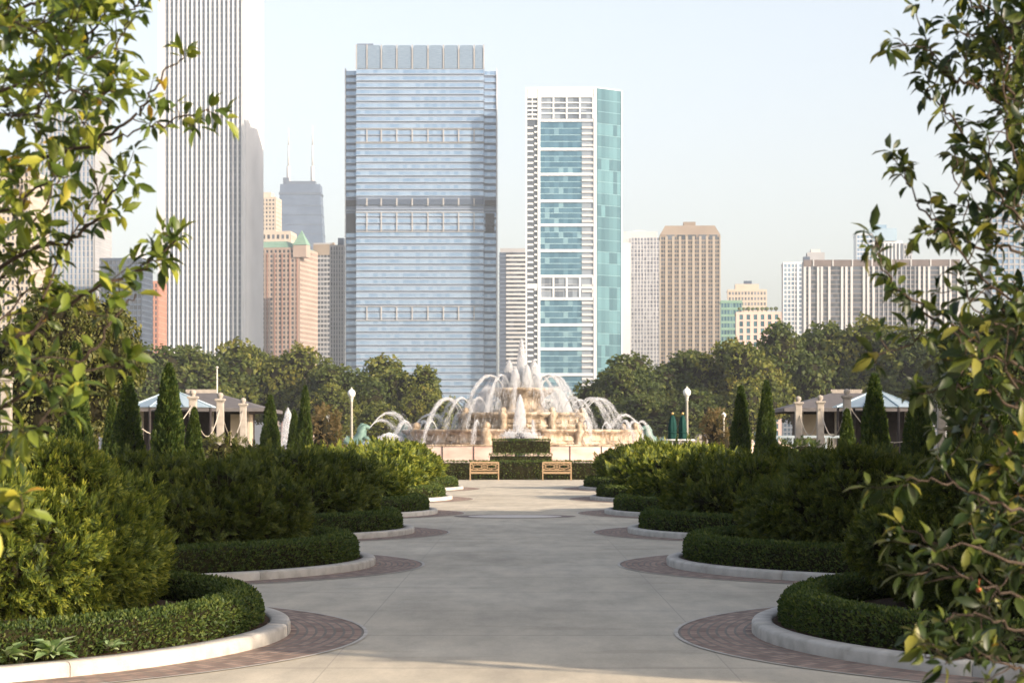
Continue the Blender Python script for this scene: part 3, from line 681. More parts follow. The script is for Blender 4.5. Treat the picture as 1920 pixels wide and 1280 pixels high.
# fine-leaved trees left and right, nearer
FINE = [tree_meshes(21, 44, 11, .24, M['fine'], 5.0, 7.0, 2.6, (.2, .32)), tree_meshes(22, 44, 11, .24, M['treedark'], 5.0, 7.0, 2.6, (.2, .32))]
tree('small_tree', 'olive fine-leaved small tree behind the left crabapple', 120, 520, 86, 0, 370, None, 1, FINE)
tree('small_tree', 'dark fine-leaved small tree behind the right crabapple', 1900, 540, 88, 1, 360, None, 1, FINE)
# tall shade trees east of the garden, they throw the long shadow across the path
BIG = [tree_meshes(31, 40, 2.0, .62, M['treedark'], 5.0, 11.0, 3.0), tree_meshes(32, 40, 2.0, .62, M['tree'], 5.0, 11.0, 3.0)]
for k, (x, y, h) in enumerate([(16.4, 11.7, 14), (17.6, 19.5, 15), (16.8, 26.0, 15), (17.6, 32.5, 14.5), (17.0, 39.5, 14), (17.8, 46.2, 13.0), (27.5, 83, 13), (32, 93, 13), (36, 120, 13), (39, 131, 13)]):
    cr, tr, hh = BIG[k % 2]; t = thing('shade_tree', 'tall leafy shade tree in the row beside the garden, right of the beds', 'tree', (x, y, 0), k * 1.3, 'shade trees in a row right of the garden')
    put('crown', cr, t); put('trunk', tr, t); t.scale = (.85, .85, h / hh)
# ------------------------------------------------------------------ crabapples in the foreground
def w3(u, v, Y): return np.array([X(u, Y), Y, Z(v, Y)])
def smooth_path(pts, k=6):
    p = [np.array(q, float) for q in pts]; p = [2 * p[0] - p[1]] + p + [2 * p[-1] - p[-2]]; out = []
    for i in range(1, len(p) - 2):
        for j in range(k):
            t = j / k; a, b, c, d = p[i - 1:i + 3]
            out.append(.5 * (2 * b + (c - a) * t + (2 * a - 5 * b + 4 * c - d) * t * t + (3 * b - a - 3 * c + d) * t ** 3))
    out.append(p[-2]); return np.array(out)
class Crab:
    def __init__(s, seed): s.m = MB(); s.P = []; s.D = []; s.N = []; s.S = []; s.rr = np.random.default_rng(seed); s.k = 1.65
    def leaf(s, p, d, size):
        rr = s.rr; d = unit(np.asarray(d, float) + rr.normal(size=3) * .32 - np.array([0, 0, .18])); s.P.append(p + d * .008); s.D.append(d)
        s.N.append(np.array([0, 0, 1.]) + rr.normal(size=3) * .55); s.S.append(size * rr.uniform(.62, 1.25))
    def rosette(s, p, d, n, size):
        rr = s.rr; d = unit(np.asarray(d, float))
        for i in range(n):
            a = i * 2.4 + rr.uniform(-.4, .4); q = np.cross(d, [math.cos(a), math.sin(a), .3]); s.leaf(p, d * rr.uniform(.1, .8) + q, size)
    def twig(s, p, d, L, size, dens=34):
        dens *= 1.25
        rr = s.rr; n = 5; pts = [p]; d = unit(np.asarray(d, float))
        for i in range(n): d = unit(d + rr.normal(size=3) * .2 + np.array([0, 0, .06])); pts.append(pts[-1] + d * L / n)
        s.m.tube(pts, np.linspace(.0024, .0011, n + 1), 5, False)
        k = max(2, int(L * dens))
        for i in range(k):
            t = (i + rr.random()) / k; q = pts[0] + (pts[-1] - pts[0]) * t if False else np.array([np.interp(t * n, range(n + 1), [a[j] for a in pts]) for j in range(3)])
            s.leaf(q, d * .6 + unit(rr.normal(size=3)) * 1.0, size * (.75 + .35 * t))
        s.rosette(pts[-1], d, 5, size)
    def branch(s, pts, r0, r1, size=.055, bare=.12, tw=9., tl=(.06, .2), dens=34, spur=10, box=None):
        rr = s.rr; P = smooth_path(pts); P[1:-1] += rr.normal(size=P[1:-1].shape) * .006
        seg = np.linalg.norm(np.diff(P, axis=0), axis=1); L = seg.sum(); s.m.tube(P, np.linspace(r0 * .52, r1 * .7, len(P)), 7, False)
        arc = np.concatenate([[0], np.cumsum(seg)]) / L
        def at(t): return np.array([np.interp(t, arc, P[:, j]) for j in range(3)])
        for i in range(int(L * tw * s.k * (1 - bare))):
            t = bare + (1 - bare) * rr.random(); p = at(t); tg = unit(at(min(t + .02, 1)) - at(max(t - .02, 0)))
            d = tg * rr.uniform(.3, 1.1) + unit(rr.normal(size=3)) * .9 + np.array([0, 0, .15]); s.twig(p, d, rr.uniform(*tl) * (1.1 - .4 * t), size, dens)
        for i in range(int(L * spur * s.k * (1 - bare))):
            t = bare + (1 - bare) * rr.random(); p = at(t); tg = unit(at(min(t + .02, 1)) - at(max(t - .02, 0)))
            s.rosette(p, unit(rr.normal(size=3)) + tg * .3, rr.integers(2, 5), size * .85)
        tg = unit(P[-1] - P[-2]); s.rosette(P[-1], tg, 7, size)
    def px(s, pl, r0, r1, **k): s.branch([w3(*p) for p in pl], r0, r1, **k)
    def build(s, name, label, base, mat):
        base = np.array(base); t = thing(name, label, 'tree', base)
        m = s.m; m.v = [tuple(np.array(v) - base) for v in m.v]
        m.put('trunk', M['crabbark'], t)
        V, Fs = inst(LEAF, LEAF_F, np.array(s.P) - base, np.array(s.D), np.array(s.N), np.array(s.S))
        put('crown', raw_mesh('crown', V, Fs, (mat,), smooth=True), t); return t
# left tree: trunk stands outside the frame, boughs reach in
c = Crab(5); TX, TY = -2.15, 7.3
c.m.tube(smooth_path([(TX - .1, TY, 0), (TX - .05, TY, .6), (TX, TY - .02, 1.2), (TX - .08, TY, 2.0), (TX - .05, TY, 2.9), (TX + .02, TY, 3.7)]), np.linspace(.062, .015, 31), 9)
B0 = (-300, 900, 7.3); B1 = (-330, 600, 7.3); B2 = (-340, 330, 7.3); B3 = (-330, 120, 7.3)
Lk = dict(size=.056)
c.px([B1, (-120, 560, 7.1), (60, 470, 6.9), (150, 440, 6.8), (205, 370, 6.7), (235, 330, 6.6)], .016, .004, **Lk)
c.px([B1, (-150, 640, 7.0), (20, 640, 6.8), (110, 580, 6.8), (200, 530, 6.7), (262, 505, 6.7), (330, 450, 6.7)], .016, .004, bare=.5, tw=7, **Lk)
c.px([(262, 505, 6.7), (300, 470, 6.75), (318, 432, 6.8)], .005, .003, bare=.1, tw=16, spur=14, tl=(.04, .1), **Lk)
c.px([B2, (-100, 330, 7.0), (60, 300, 6.8), (150, 275, 6.7), (235, 235, 6.6), (275, 190, 6.6), (300, 150, 6.6), (345, 95, 6.6)], .015, .003, bare=.35, tw=6, **Lk)
c.px([(200, 268, 6.6), (280, 240, 6.6), (330, 225, 6.6), (392, 205, 6.6)], .006, .003, bare=.15, tw=8, spur=10, tl=(.04, .12), **Lk)
c.px([B2, (-120, 250, 6.9), (0, 180, 6.7), (90, 130, 6.6), (170, 60, 6.6), (230, -20, 6.6)], .014, .004, bare=.25, tw=14, **Lk)
c.px([(90, 130, 6.6), (160, 120, 6.5), (215, 90, 6.5), (238, 30, 6.5)], .007, .003, bare=.05, tw=13, **Lk)
c.px([B3, (-100, 60, 6.9), (40, 20, 6.7), (140, -30, 6.6), (240, -110, 6.6)], .013, .004, bare=.25, tw=15, **Lk)
c.px([(-40, 205, 6.5), (50, 215, 6.3), (120, 170, 6.2), (190, 190, 6.2), (205, 150, 6.2)], .008, .003, bare=.0, tw=14, **Lk)
c.px([B2, (-140, 420, 6.8), (0, 400, 6.5), (70, 350, 6.3), (130, 330, 6.2)], .012, .003, bare=.3, tw=12, size=.062)
c.px([B1, (-140, 520, 7.2), (0, 520, 7.2), (80, 400, 7.2), (110, 330, 7.2), (150, 260, 7.2)], .012, .003, bare=.4, tw=9, **Lk)
c.px([(80, 560, 6.8), (160, 400, 6.9), (200, 330, 7.0)], .006, .003, bare=.2, tw=9, **Lk)
c.px([B0, (-120, 800, 6.7), (40, 745, 6.4), (160, 670, 6.3), (215, 600, 6.3), (255, 550, 6.3)], .014, .003, bare=.45, tw=5, spur=5, **Lk)
c.px([B0, (-120, 720, 6.9), (40, 560, 7.0), (90, 540, 7.0)], .01, .003, bare=.3, tw=12, **Lk)
c.px([B0, (-100, 760, 6.4), (20, 700, 6.1), (110, 705, 6.0), (240, 680, 6.0)], .009, .003, bare=.35, tw=5, tl=(.04, .1), **Lk)
c.px([B0, (-140, 860, 6.0), (-20, 820, 5.8), (60, 800, 5.7), (130, 770, 5.7)], .01, .003, bare=.35, tw=9, spur=8, size=.062)
c.px([B0, (-160, 960, 5.9), (-60, 980, 5.6), (0, 985, 5.5), (42, 960, 5.5)], .008, .003, bare=.6, tw=6, spur=6, tl=(.04, .08), size=.062)
c.px([(-100, 60, 6.9), (30, 80, 7.2), (120, 10, 7.3), (250, 20, 7.4), (270, -30, 7.4)], .008, .003, bare=.1, tw=14, **Lk)
c.px([(-60, 130, 7.2), (40, 140, 7.3), (130, 210, 7.3), (170, 240, 7.3)], .007, .003, bare=.1, tw=13, **Lk)
c.px([(-60, 30, 6.3), (60, 60, 6.2), (130, 95, 6.1)], .007, .003, bare=.05, tw=16, size=.062)
for k in range(15):   # rest of the crown, outside the picture
    a = c.rr.uniform(1.7, 4.6); z0 = c.rr.uniform(1.1, 3.4); L = c.rr.uniform(.7, 1.3); p0 = np.array([TX, TY, z0]); d = np.array([math.cos(a), math.sin(a), .55])
    c.branch([p0, p0 + d * L * .5 + [0, 0, .05], p0 + d * L], .013, .004, bare=.3, tw=8, dens=26)
for k in range(6):
    p0 = np.array([TX, TY, 3.1 + .1 * k]); a = k * 1.05; d = np.array([math.cos(a) * .5, math.sin(a) * .5, .8]); c.branch([p0, p0 + d * .5, p0 + d * 1.0 + [0, 0, .15]], .012, .003, bare=.3, tw=8)
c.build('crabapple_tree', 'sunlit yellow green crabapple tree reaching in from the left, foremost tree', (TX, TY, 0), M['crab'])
# right tree
c = Crab(9); c.k = 1.45; TX, TY = 1.92, 7.2
c.m.tube(smooth_path([(TX, TY, 0), (TX + .02, TY, .5), (TX, TY + .02, 1.1), (TX - .1, TY, 1.7), (TX - .28, TY, 2.2), (TX - .4, TY, 2.8), (TX - .42, TY, 3.6)]), np.linspace(.06, .012, 37), 9)
R0 = (2180, 1250, 7.2); R1 = (2180, 950, 7.2); R2 = (2120, 780, 7.2); R3 = (2000, 520, 7.2); R4 = (1950, 330, 7.2); R5 = (1930, 120, 7.2)
Rk = dict(size=.056)
c.px([R4, (1900, 240, 7.1), (1880, 130, 7.0), (1850, 40, 7.0), (1820, -80, 7.0)], .012, .004, bare=.05, tw=15, **Rk)
c.px([R4, (1880, 200, 7.0), (1830, 165, 6.9), (1785, 145, 6.8), (1752, 115, 6.8), (1735, 70, 6.8)], .011, .003, bare=.2, tw=9, **Rk)
c.px([(1785, 145, 6.8), (1742, 96, 6.75), (1700, 85, 6.7), (1665, 92, 6.7)], .005, .0025, bare=.3, tw=4, spur=4, tl=(.03, .06), **Rk)
c.px([R3, (1930, 420, 7.0), (1850, 300, 6.9), (1790, 230, 6.8), (1745, 180, 6.8), (1735, 140, 6.8)], .011, .003, bare=.25, tw=9, tl=(.05, .15), **Rk)
c.px([R5, (1900, 60, 7.0), (1830, 10, 6.9), (1770, -30, 6.9)], .01, .003, bare=.1, tw=14, **Rk)
c.px([R5, (1960, 0, 7.1), (1890, -60, 7.0)], .01, .003, bare=.1, tw=14, **Rk)
c.px([R3, (1900, 470, 6.9), (1820, 460, 6.8), (1760, 420, 6.7), (1720, 385, 6.7), (1700, 330, 6.7), (1690, 300, 6.7)], .010, .0025, bare=.45, tw=7, tl=(.04, .1), **Rk)
c.px([(1880, 470, 6.9), (1840, 400, 6.8), (1800, 370, 6.7), (1790, 290, 6.7)], .007, .003, bare=.1, tw=11, **Rk)
c.px([R3, (1910, 560, 6.8), (1840, 520, 6.6), (1780, 440, 6.5), (1735, 435, 6.5)], .009, .003, bare=.25, tw=11, tl=(.05, .13), **Rk)
c.px([R2, (1960, 720, 6.8), (1870, 660, 6.6), (1780, 605, 6.5), (1705, 560, 6.4), (1665, 515, 6.4), (1640, 455, 6.4)], .012, .0025, bare=.62, tw=8, spur=12, tl=(.04, .09), **Rk)
c.px([(1870, 660, 6.6), (1800, 640, 6.5), (1760, 600, 6.5), (1720, 640, 6.4), (1640, 665, 6.4)], .007, .0025, bare=.25, tw=7, spur=7, tl=(.04, .1), **Rk)
c.px([R2, (2000, 640, 7.0), (1910, 600, 6.9), (1850, 560, 6.9), (1800, 520, 6.9)], .011, .003, bare=.2, tw=12, **Rk)
c.px([R1, (2030, 860, 6.7), (1930, 780, 6.4), (1860, 740, 6.3), (1800, 730, 6.3), (1740, 735, 6.3)], .012, .003, bare=.55, tw=6, tl=(.04, .12), **Rk)
c.px([(1930, 780, 6.4), (1890, 700, 6.3), (1840, 650, 6.2), (1790, 600, 6.2)], .008, .003, bare=.15, tw=10, size=.06)
c.px([R1, (2040, 900, 6.5), (1950, 850, 6.1), (1900, 830, 6.0), (1880, 870, 5.9), (1870, 900, 5.9)], .009, .003, bare=.45, tw=8, tl=(.05, .12), size=.058)
c.px([R1, (2040, 960, 6.4), (1940, 960, 6.0), (1850, 940, 5.9), (1770, 905, 5.9), (1700, 900, 5.9)], .011, .003, bare=.35, tw=8, **Rk)
c.px([R1, (2040, 1020, 6.4), (1940, 1060, 6.0), (1830, 1030, 5.9), (1740, 1010, 5.9), (1690, 985, 5.9)], .011, .003, bare=.35, tw=8, **Rk)
c.px([R0, (2060, 1120, 6.4), (1950, 1120, 6.0), (1850, 1100, 5.9), (1780, 1060, 5.9), (1720, 1075, 5.9)], .011, .003, bare=.3, tw=9, **Rk)
c.px([R0, (2060, 1200, 6.3), (1950, 1190, 5.9), (1880, 1170, 5.8), (1800, 1150, 5.8), (1770, 1165, 5.8)], .010, .003, bare=.3, tw=8, **Rk)
c.px([R0, (2050, 1270, 6.2), (1930, 1260, 5.8), (1850, 1230, 5.7), (1780, 1235, 5.7), (1735, 1225, 5.7)], .010, .003, bare=.3, tw=8, **Rk)
c.px([R1, (2020, 930, 7.0), (1940, 1010, 6.9), (1880, 1090, 6.8), (1840, 1180, 6.8)], .009, .003, bare=.2, tw=11, **Rk)
c.px([R2, (2010, 830, 7.3), (1930, 900, 7.4), (1880, 960, 7.4), (1820, 980, 7.4)], .009, .003, bare=.2, tw=9, **Rk)
c.px([R3, (1960, 480, 6.6), (1900, 400, 6.5), (1860, 350, 6.5), (1850, 250, 6.5)], .009, .003, bare=.15, tw=12, **Rk)
c.px([R2, (1980, 700, 6.5), (1900, 620, 6.4), (1850, 600, 6.4), (1820, 560, 6.4)], .009, .003, bare=.15, tw=13, **Rk)
c.px([R2, (2000, 760, 6.9), (1900, 720, 6.8), (1820, 690, 6.8), (1780, 660, 6.8)], .009, .003, bare=.2, tw=12, **Rk)
c.px([R1, (2030, 900, 7.1), (1930, 880, 7.0), (1850, 800, 7.0), (1800, 800, 7.0)], .009, .003, bare=.2, tw=10, **Rk)
c.px([R5, (1900, 180, 6.8), (1870, 90, 6.7), (1800, 60, 6.7)], .009, .003, bare=.1, tw=13, **Rk)
c.px([R4, (1920, 330, 6.7), (1890, 260, 6.6), (1880, 150, 6.6), (1910, 40, 6.6)], .009, .003, bare=.05, tw=14, **Rk)
for k in range(36):  # rest of the crown out of view, thickened to shade the leaves
    a = c.rr.uniform(-1.5, 1.45); z0 = c.rr.uniform(.9, 3.2); L = c.rr.uniform(.7, 1.3); p0 = np.array([TX - .1, TY, z0]); d = np.array([math.cos(a), math.sin(a), .45])
    c.branch([p0, p0 + d * L * .5 + [0, 0, .05], p0 + d * L], .013, .004, bare=.2, tw=10, dens=30)
for k in range(16):   # unseen boughs added on the sunny side to shade the visible leaves
    a = c.rr.uniform(-1.25, .1); z0 = c.rr.uniform(1.0, 3.3); L = c.rr.uniform(.9, 1.7); p0 = np.array([TX + .15, TY - .1, z0]); d = np.array([math.cos(a), math.sin(a), .4])
    c.branch([p0, p0 + d * L * .5 + [0, 0, .05], p0 + d * L], .014, .004, bare=.15, tw=14, dens=34)
for k in range(7):
    p0 = np.array([TX - .35, TY, 3.0 + .1 * k]); a = k * .9; d = np.array([math.cos(a) * .5, math.sin(a) * .5, .8]); c.branch([p0, p0 + d * .5, p0 + d * 1.0 + [0, 0, .15]], .012, .003, bare=.2, tw=9)
t = c.build('crabapple_tree', 'darker crabapple tree reaching in from the right, foremost tree', (TX, TY, 0), M['crabshade'])
am = surf('crab_fruit', (.25, .04, .02), (.36, .10, .03), 20, .3)
for (u, v, Yd) in [(1893, 90, 6.95), (1896, 330, 6.9), (1835, 1105, 5.85)]:
    m = MB(); V = SPH[0] * .0065 + w3(u, v, Yd) - np.array([TX, TY, 0]); m.smooth = True; m.add(V, [tuple(f) for a in SPH[1] for f in a]); m.tube([V[0], V[0] + np.array([.002, 0, .02])], .0009, 4); m.put('apple', am, t)
# ------------------------------------------------------------------ street lamps
def lamp(label, u, Yd, vtop, group='white globe lamps'):
    h = Z(vtop, Yd); t = thing('street_lamp', label, 'lamp', (X(u, Yd), Yd, 0), 0, group); s = h / 4.2
    m = MB(); m.lathe([(.2 * s, 0), (.2 * s, .1 * s), (.15 * s, .16 * s), (.13 * s, .5 * s), (.085 * s, .6 * s)], 12); m.put('base', M['lampmetal'], t)
    m = MB(); m.lathe([(.075 * s, .6 * s), (.05 * s, 3.6 * s), (.075 * s, 3.63 * s), (.05 * s, 3.67 * s), (.085 * s, 3.78 * s), (.085 * s, 3.8 * s)], 12, fn=lambda a, z: 1 + .05 * math.cos(8 * a)); m.put('pole', M['lampmetal'], t)
    m = MB(); m.lathe([(.07 * s, 3.80 * s), (.135 * s, 3.85 * s), (.165 * s, 3.95 * s), (.155 * s, 4.04 * s), (.09 * s, 4.12 * s), (.035 * s, 4.15 * s)], 16); m.put('globe', M['globe'], t)
    m = MB(); m.lathe([(.035 * s, 4.15 * s), (.045 * s, 4.17 * s), (.01 * s, 4.23 * s)], 10); m.put('finial', M['lampmetal'], t)
lamp('tall pole lamp with white globe left of the fountain', 659, 103, 727)
lamp('tall pole lamp with white globe right of the fountain by the green umbrellas', 1288, 103, 725)
lamp('far small globe lamp before the dry bush on the left', 615, 190, 776)
lamp('far small globe lamp before the dry bush on the right', 1357, 190, 772)
t = thing('flag_pole', 'thin bare pale pole standing above the left pavilion roof', 'pole', (X(407, 170), 170, 0)); zp = Z(688, 170)
m = MB(); m.tube([(0, 0, 0), (0, 0, zp - .1)], [.09, .05], 8); m.put('pole', M['lampmetal'], t); m = MB(); m.lathe([(.05, zp - .1), (.1, zp - .04), (.1, zp), (.03, zp + .06)], 10); m.put('finial', M['lampmetal'], t)
# green umbrellas and table
def umbrella(label, u):
    Yd = 87; t = thing('folded_umbrella', label, 'umbrella', (X(u, Yd), Yd, 0), random.uniform(0, 1), 'folded green umbrellas')
    m = MB(); m.tube([(0, 0, 0), (0, 0, 2.85)], .022, 8); m.put('pole', M['whitepaint'], t)
    m = MB(); m.lathe([(.24, 0), (.24, .05), (.06, .08)], 14); m.put('base', M['dark'], t)
    m = MB(); m.lathe([(.155, 1.95), (.15, 2.05), (.13, 2.25), (.15, 2.33), (.12, 2.6), (.07, 2.8), (.02, 2.86)], 24, fn=lambda a, z: 1 + .16 * math.cos(6 * a + z)); m.put('canopy', M['canvas'], t)
    m = MB(); m.lathe([(.15, 2.2), (.152, 2.25)], 16); m.put('strap', M['canvas'], t)
    m = MB(); m.lathe([(.025, 2.86), (.045, 2.89), (.05, 2.92), (.015, 2.96)], 10); m.put('finial', M['brass'], t)
umbrella('folded dark green umbrella farther from the right lamp', 1261); umbrella('folded dark green umbrella right beside the right lamp pole', 1280)
for k, (u, lab) in enumerate([(1263, 'white cafe table under the left green umbrella'), (1281, 'white cafe table under the green umbrella by the lamp')]):
    t = thing('cafe_table', lab, 'table', (X(u, 86), 86.0, 0)); 
    m = MB(); m.lathe([(.4, 1.93), (.42, 1.95), (.42, 1.97), (.4, 1.98)], 20); m.put('table_top', M['whitepaint'], t)
    m = MB(); m.tube([(.0, 0, .05), (0, 0, 1.93)], .035, 8); m.lathe([(.25, 0), (.25, .03), (.05, .07)], 14); m.put('leg', M['whitepaint'], t)
# ------------------------------------------------------------------ stone columns with rope swags
def column(label, u, vtop, Yd):
    h = Z(vtop, Yd); t = thing('stone_column', label, 'column', (X(u, Yd), Yd, 0), 0, 'stone columns with ball finials')
    m = MB(); m.box(-.24, .24, -.24, .24, 0, .5); m.put('plinth', M['paleston'], t, bevel=.02)
    m = MB(); m.box(-.15, .15, -.15, .15, .5, h - .42); m.put('shaft', M['paleston'], t, bevel=.025)
    m = MB(); m.box(-.17, .17, -.17, .17, h - .42, h - .36); m.box(-.215, .215, -.215, .215, h - .358, h - .27); m.put('capital', M['paleston'], t, bevel=.015)
    m = MB(); m.lathe([(.1, h - .27), (.075, h - .24), (.12, h - .19), (.135, h - .12), (.11, h - .05), (.03, h - .01)], 16); m.put('finial', M['paleston'], t)
    return Vector((X(u, Yd), Yd, h - .55))
ca = column('stone column by the pointed arborvitae at the left pavilion', 362, 730, 96)
cb = column('stone column before the middle of the left pavilion', 413, 735, 100)
cc = column('stone column near the right end of the left pavilion', 456, 745, 111)
c0 = column('large pale stone column at the left photo edge', 12, 690, 70)
c1 = column('stone column left of the broad arborvitae, mostly hidden by leaves', 222, 718, 88)
da = column('stone column at the left end of the right pavilion front', 1497, 742, 108)
db = column('stone column second from the left before the right pavilion', 1538, 740, 106)
dc = column('taller sunlit stone column before the blue roof on the right', 1588, 728, 95)
dd = column('dark stone column right of the blue roof', 1765, 735, 95)
def swag(label, p, q, sag):
    m = MB(); m.tube([p.lerp(q, t) - Vector((0, 0, sag * 4 * t * (1 - t))) - p for t in np.linspace(0, 1, 15)], .022, 6)
    props(m.put('rope_swag', M['rope'], None, p), label, 'rope', 'rope swags between the columns')
swag('rope swag hanging between the two left columns nearest the pavilion middle', ca, cb, 1.3)
swag('rope swag between the middle and right columns of the left pavilion', cb, cc, 1.3)
swag('rope swag left of the pointed arborvitae', c1, ca, 1.3)
swag('rope swag between the two grey columns at the right pavilion', da, db, 1.2)
swag('rope swag from the second column to the sunlit column on the right', db, dc, 1.3)
swag('rope swag before the blue roof on the right', dc, dd, 1.5)
# ------------------------------------------------------------------ pavilions
def pavilion(sg, label):
    Yd = 140.0; t = thing('pavilion', label, 'pavilion', (0, Yd, 0)); mx = lambda u: X(u, Yd) * 1.0
    # the left one is measured from the photo, the right one is its mirror
    x0, x1 = mx(250), mx(480); fl = (lambda a: a) if sg < 0 else (lambda a: -a + .35)
    D = 9.0; ez = Z(766, Yd); rz = Z(733, Yd)
    def bx(m, a, b_, *r): m.box(min(fl(a), fl(b_)), max(fl(a), fl(b_)), *r)
    wl = surf('pavilion_wall', (.36, .30, .22), (.45, .38, .29), 1.2, .8)
    m = MB(); bx(m, x0, x1 - 1.0, 3.0, D - .6, 0, ez - .05); m.put('wall', M['dark'], t)  # shade of the open interior painted as a near-black block
    m = MB(); bx(m, x1 - 1.6, x1 - .5, 1.0, 2.97, 0, ez - .3); m.put('side_wall', wl, t)
    m = MB(); bx(m, x0 + .4, x1 - 1.7, 2.2, 2.9, 0, 1.15); bx(m, x0 + .3, x1 - 1.65, 2.1, 2.95, 1.152, 1.22); m.put('counter', wl, t)
    for i, (a, b_, zz, mt) in enumerate([(2.2, 2.9, (1.4, 2.5), 'whitepaint'), (3.3, 3.8, (1.3, 2.3), 'brass')]):
        m = MB(); bx(m, x0 + a + 2, x0 + b_ + 2, 2.96, 2.99, *zz); m.put('menu_panel', M[mt] if i == 0 else surf('orange_panel', (.4, .2, .08), (.5, .28, .12), 3), t)
    for i in range(4):
        xx = x0 + .4 + (x1 - x0 - 1.0) * i / 3
        m = MB(); bx(m, xx - .11, xx + .11, .4, .62, 0, ez - .02); m.put('post', M['paleston'], t)
    # hip roof with overhang
    a0, a1, b0, b1 = x0 - 1.0, x1 + .55, -.8, D + .4; m = MB()
    R0, R1 = (fl(a0 + 3.5), (b0 + b1) / 2, rz), (fl(a1 - 3.4), (b0 + b1) / 2, rz); E = [(fl(a0), b0, ez), (fl(a1), b0, ez), (fl(a1), b1, ez), (fl(a0), b1, ez)]
    m.add(E + [R0, R1], [(0, 1, 5, 4), (1, 2, 5), (2, 3, 4, 5), (3, 0, 4), (3, 2, 1, 0)]); rf = m.put('roof', M['roofgrey'], t)
    m = MB()
    for i in range(4): m.bar(Vector(E[i]) + Vector((0, 0, -.07)), Vector(E[(i + 1) % 4]) + Vector((0, 0, -.07)), .14, .2)
    m.put('fascia', M['roofgrey'], rf)
    m = MB(); m.bar(R0, R1, .16, .12)
    for i in range(14):
        p = Vector(R0).lerp(Vector(R1), i / 13); m.box(p.x - .06, p.x + .06, p.y - .05, p.y + .05, p.z + .061, p.z + .2)
    m.put('ridge_crest', M['paleston'], rf)
    # blue metal canopy in front
    bxx0, bxx1 = mx(262), mx(414); cz0, cz1 = Z(764, Yd - 3), Z(731, Yd - 3); ap = (fl((bxx0 + bxx1) / 2), -3.2, cz1); ring = []
    for i in range(8):
        a = PI / 8 + i * PI / 4; ring.append((fl((bxx0 + bxx1) / 2 + (bxx1 - bxx0) / 2 * 1.08 * math.cos(a)), -3.2 + 2.35 * math.sin(a), cz0))
    m = MB(); m.add(ring + [ap], [(i, (i + 1) % 8, 8) for i in range(8)] + [tuple(range(8))]); cn = m.put('canopy_roof', M['roofblue'], t)
    m = MB()
    for i in range(8): m.bar(Vector(ring[i]) + Vector((0, 0, .03)), Vector(ap) + Vector((0, 0, .03)), .07)
    m.put('seam_rib', M['roofblue'], cn)
    for i in (1, 3, 5, 7):
        m = MB(); m.tube([(ring[i][0] * .97 + ap[0] * .03, ring[i][1], 0), (ring[i][0] * .97 + ap[0] * .03, ring[i][1], cz0)], .07, 8); m.put('canopy_post', M['dark'], t)
pavilion(-1, 'low pavilion with grey hip roof and pale blue canopy on the left')
pavilion(1, 'low pavilion with grey hip roof and pale blue canopy on the right')
t = thing('railing', 'blue grey railing across the front of the right pavilion', 'railing', (X(1455, 118), 118, 0)); L = X(1580, 118) - X(1455, 118)
m = MB(); m.box(0, L, -.04, .04, 2.15, 2.27); m.put('top_rail', M['rail'], t)
m = MB(); m.box(0, L, -.03, .03, .9, .97); m.put('bottom_rail', M['rail'], t)
for k in range(5): m = MB(); m.box(L * k / 4 - .035, L * k / 4 + .035, -.035, .035, 0, 2.149); m.put('post', M['rail'], t)
# ------------------------------------------------------------------ fountain
def spindles(P, D, L, Wd, rng):
    T = np.array([(-.5, 0, 0), (.1, .5, 0), (.1, -.25, .43), (.1, -.25, -.43), (.5, 0, 0)]); n = len(P); D = unit(D)
    up = np.where(np.abs(D[:, 2:]) > .95, np.array([[1., 0, 0]]), np.array([[0, 0, 1.]])); a = unit(np.cross(D, up)); b = np.cross(D, a)
    V = P[:, None] + T[None, :, :1] * L[:, None, None] * D[:, None] + T[None, :, 1:2] * Wd[:, None, None] * a[:, None] + T[None, :, 2:] * Wd[:, None, None] * b[:, None]
    F0 = np.array([(0, 1, 2), (0, 2, 3), (0, 3, 1), (4, 2, 1), (4, 3, 2), (4, 1, 3)])
    return V.reshape(-1, 3), [(F0[None] + (np.arange(n) * 5)[:, None, None]).reshape(-1, 3)]
WR = np.random.default_rng(2)
def arc_mesh(p0, p1, apex, n=160, w=.085, spread=.28, core=.6):
    n = int(n * 2.4)
    """thrown water from p0 to p1 through the height apex; a ragged stream that breaks into drops"""
    p0, p1 = np.array(p0, float), np.array(p1, float); g = 9.8
    vz = math.sqrt(max(2 * g * (apex - p0[2]), .01)); T = (vz + math.sqrt(max(vz * vz + 2 * g * (p0[2] - p1[2]), 0))) / g
    def pos(t): q = t / T; h = p0[:2] + (p1[:2] - p0[:2]) * q[:, None]; return np.column_stack([h, p0[2] + vz * t - g * t * t / 2])
    ts = np.sort(WR.random(n) ** .8) * T; P = pos(ts); D = unit(pos(ts + .01) - P); q = (ts / T)[:, None]
    P = P + WR.normal(size=(n, 3)) * (.03 + spread * q ** 1.5) * .5
    V, Fs = spindles(P, D, WR.uniform(.3, 1.2, n), w * WR.uniform(.08, .36, n), WR); parts = [(V, Fs, 0)]
    m = MB(); tt = np.linspace(0, T * core, 18); m.tube(pos(tt), np.linspace(w * .4, w * .08, 18) * WR.uniform(.6, 1.4, 18), 6)
    fs = [np.array([f for f in m.f if len(f) == 4])]; parts.append((np.array([tuple(v) for v in m.v]), fs, 0))
    return merge(parts)
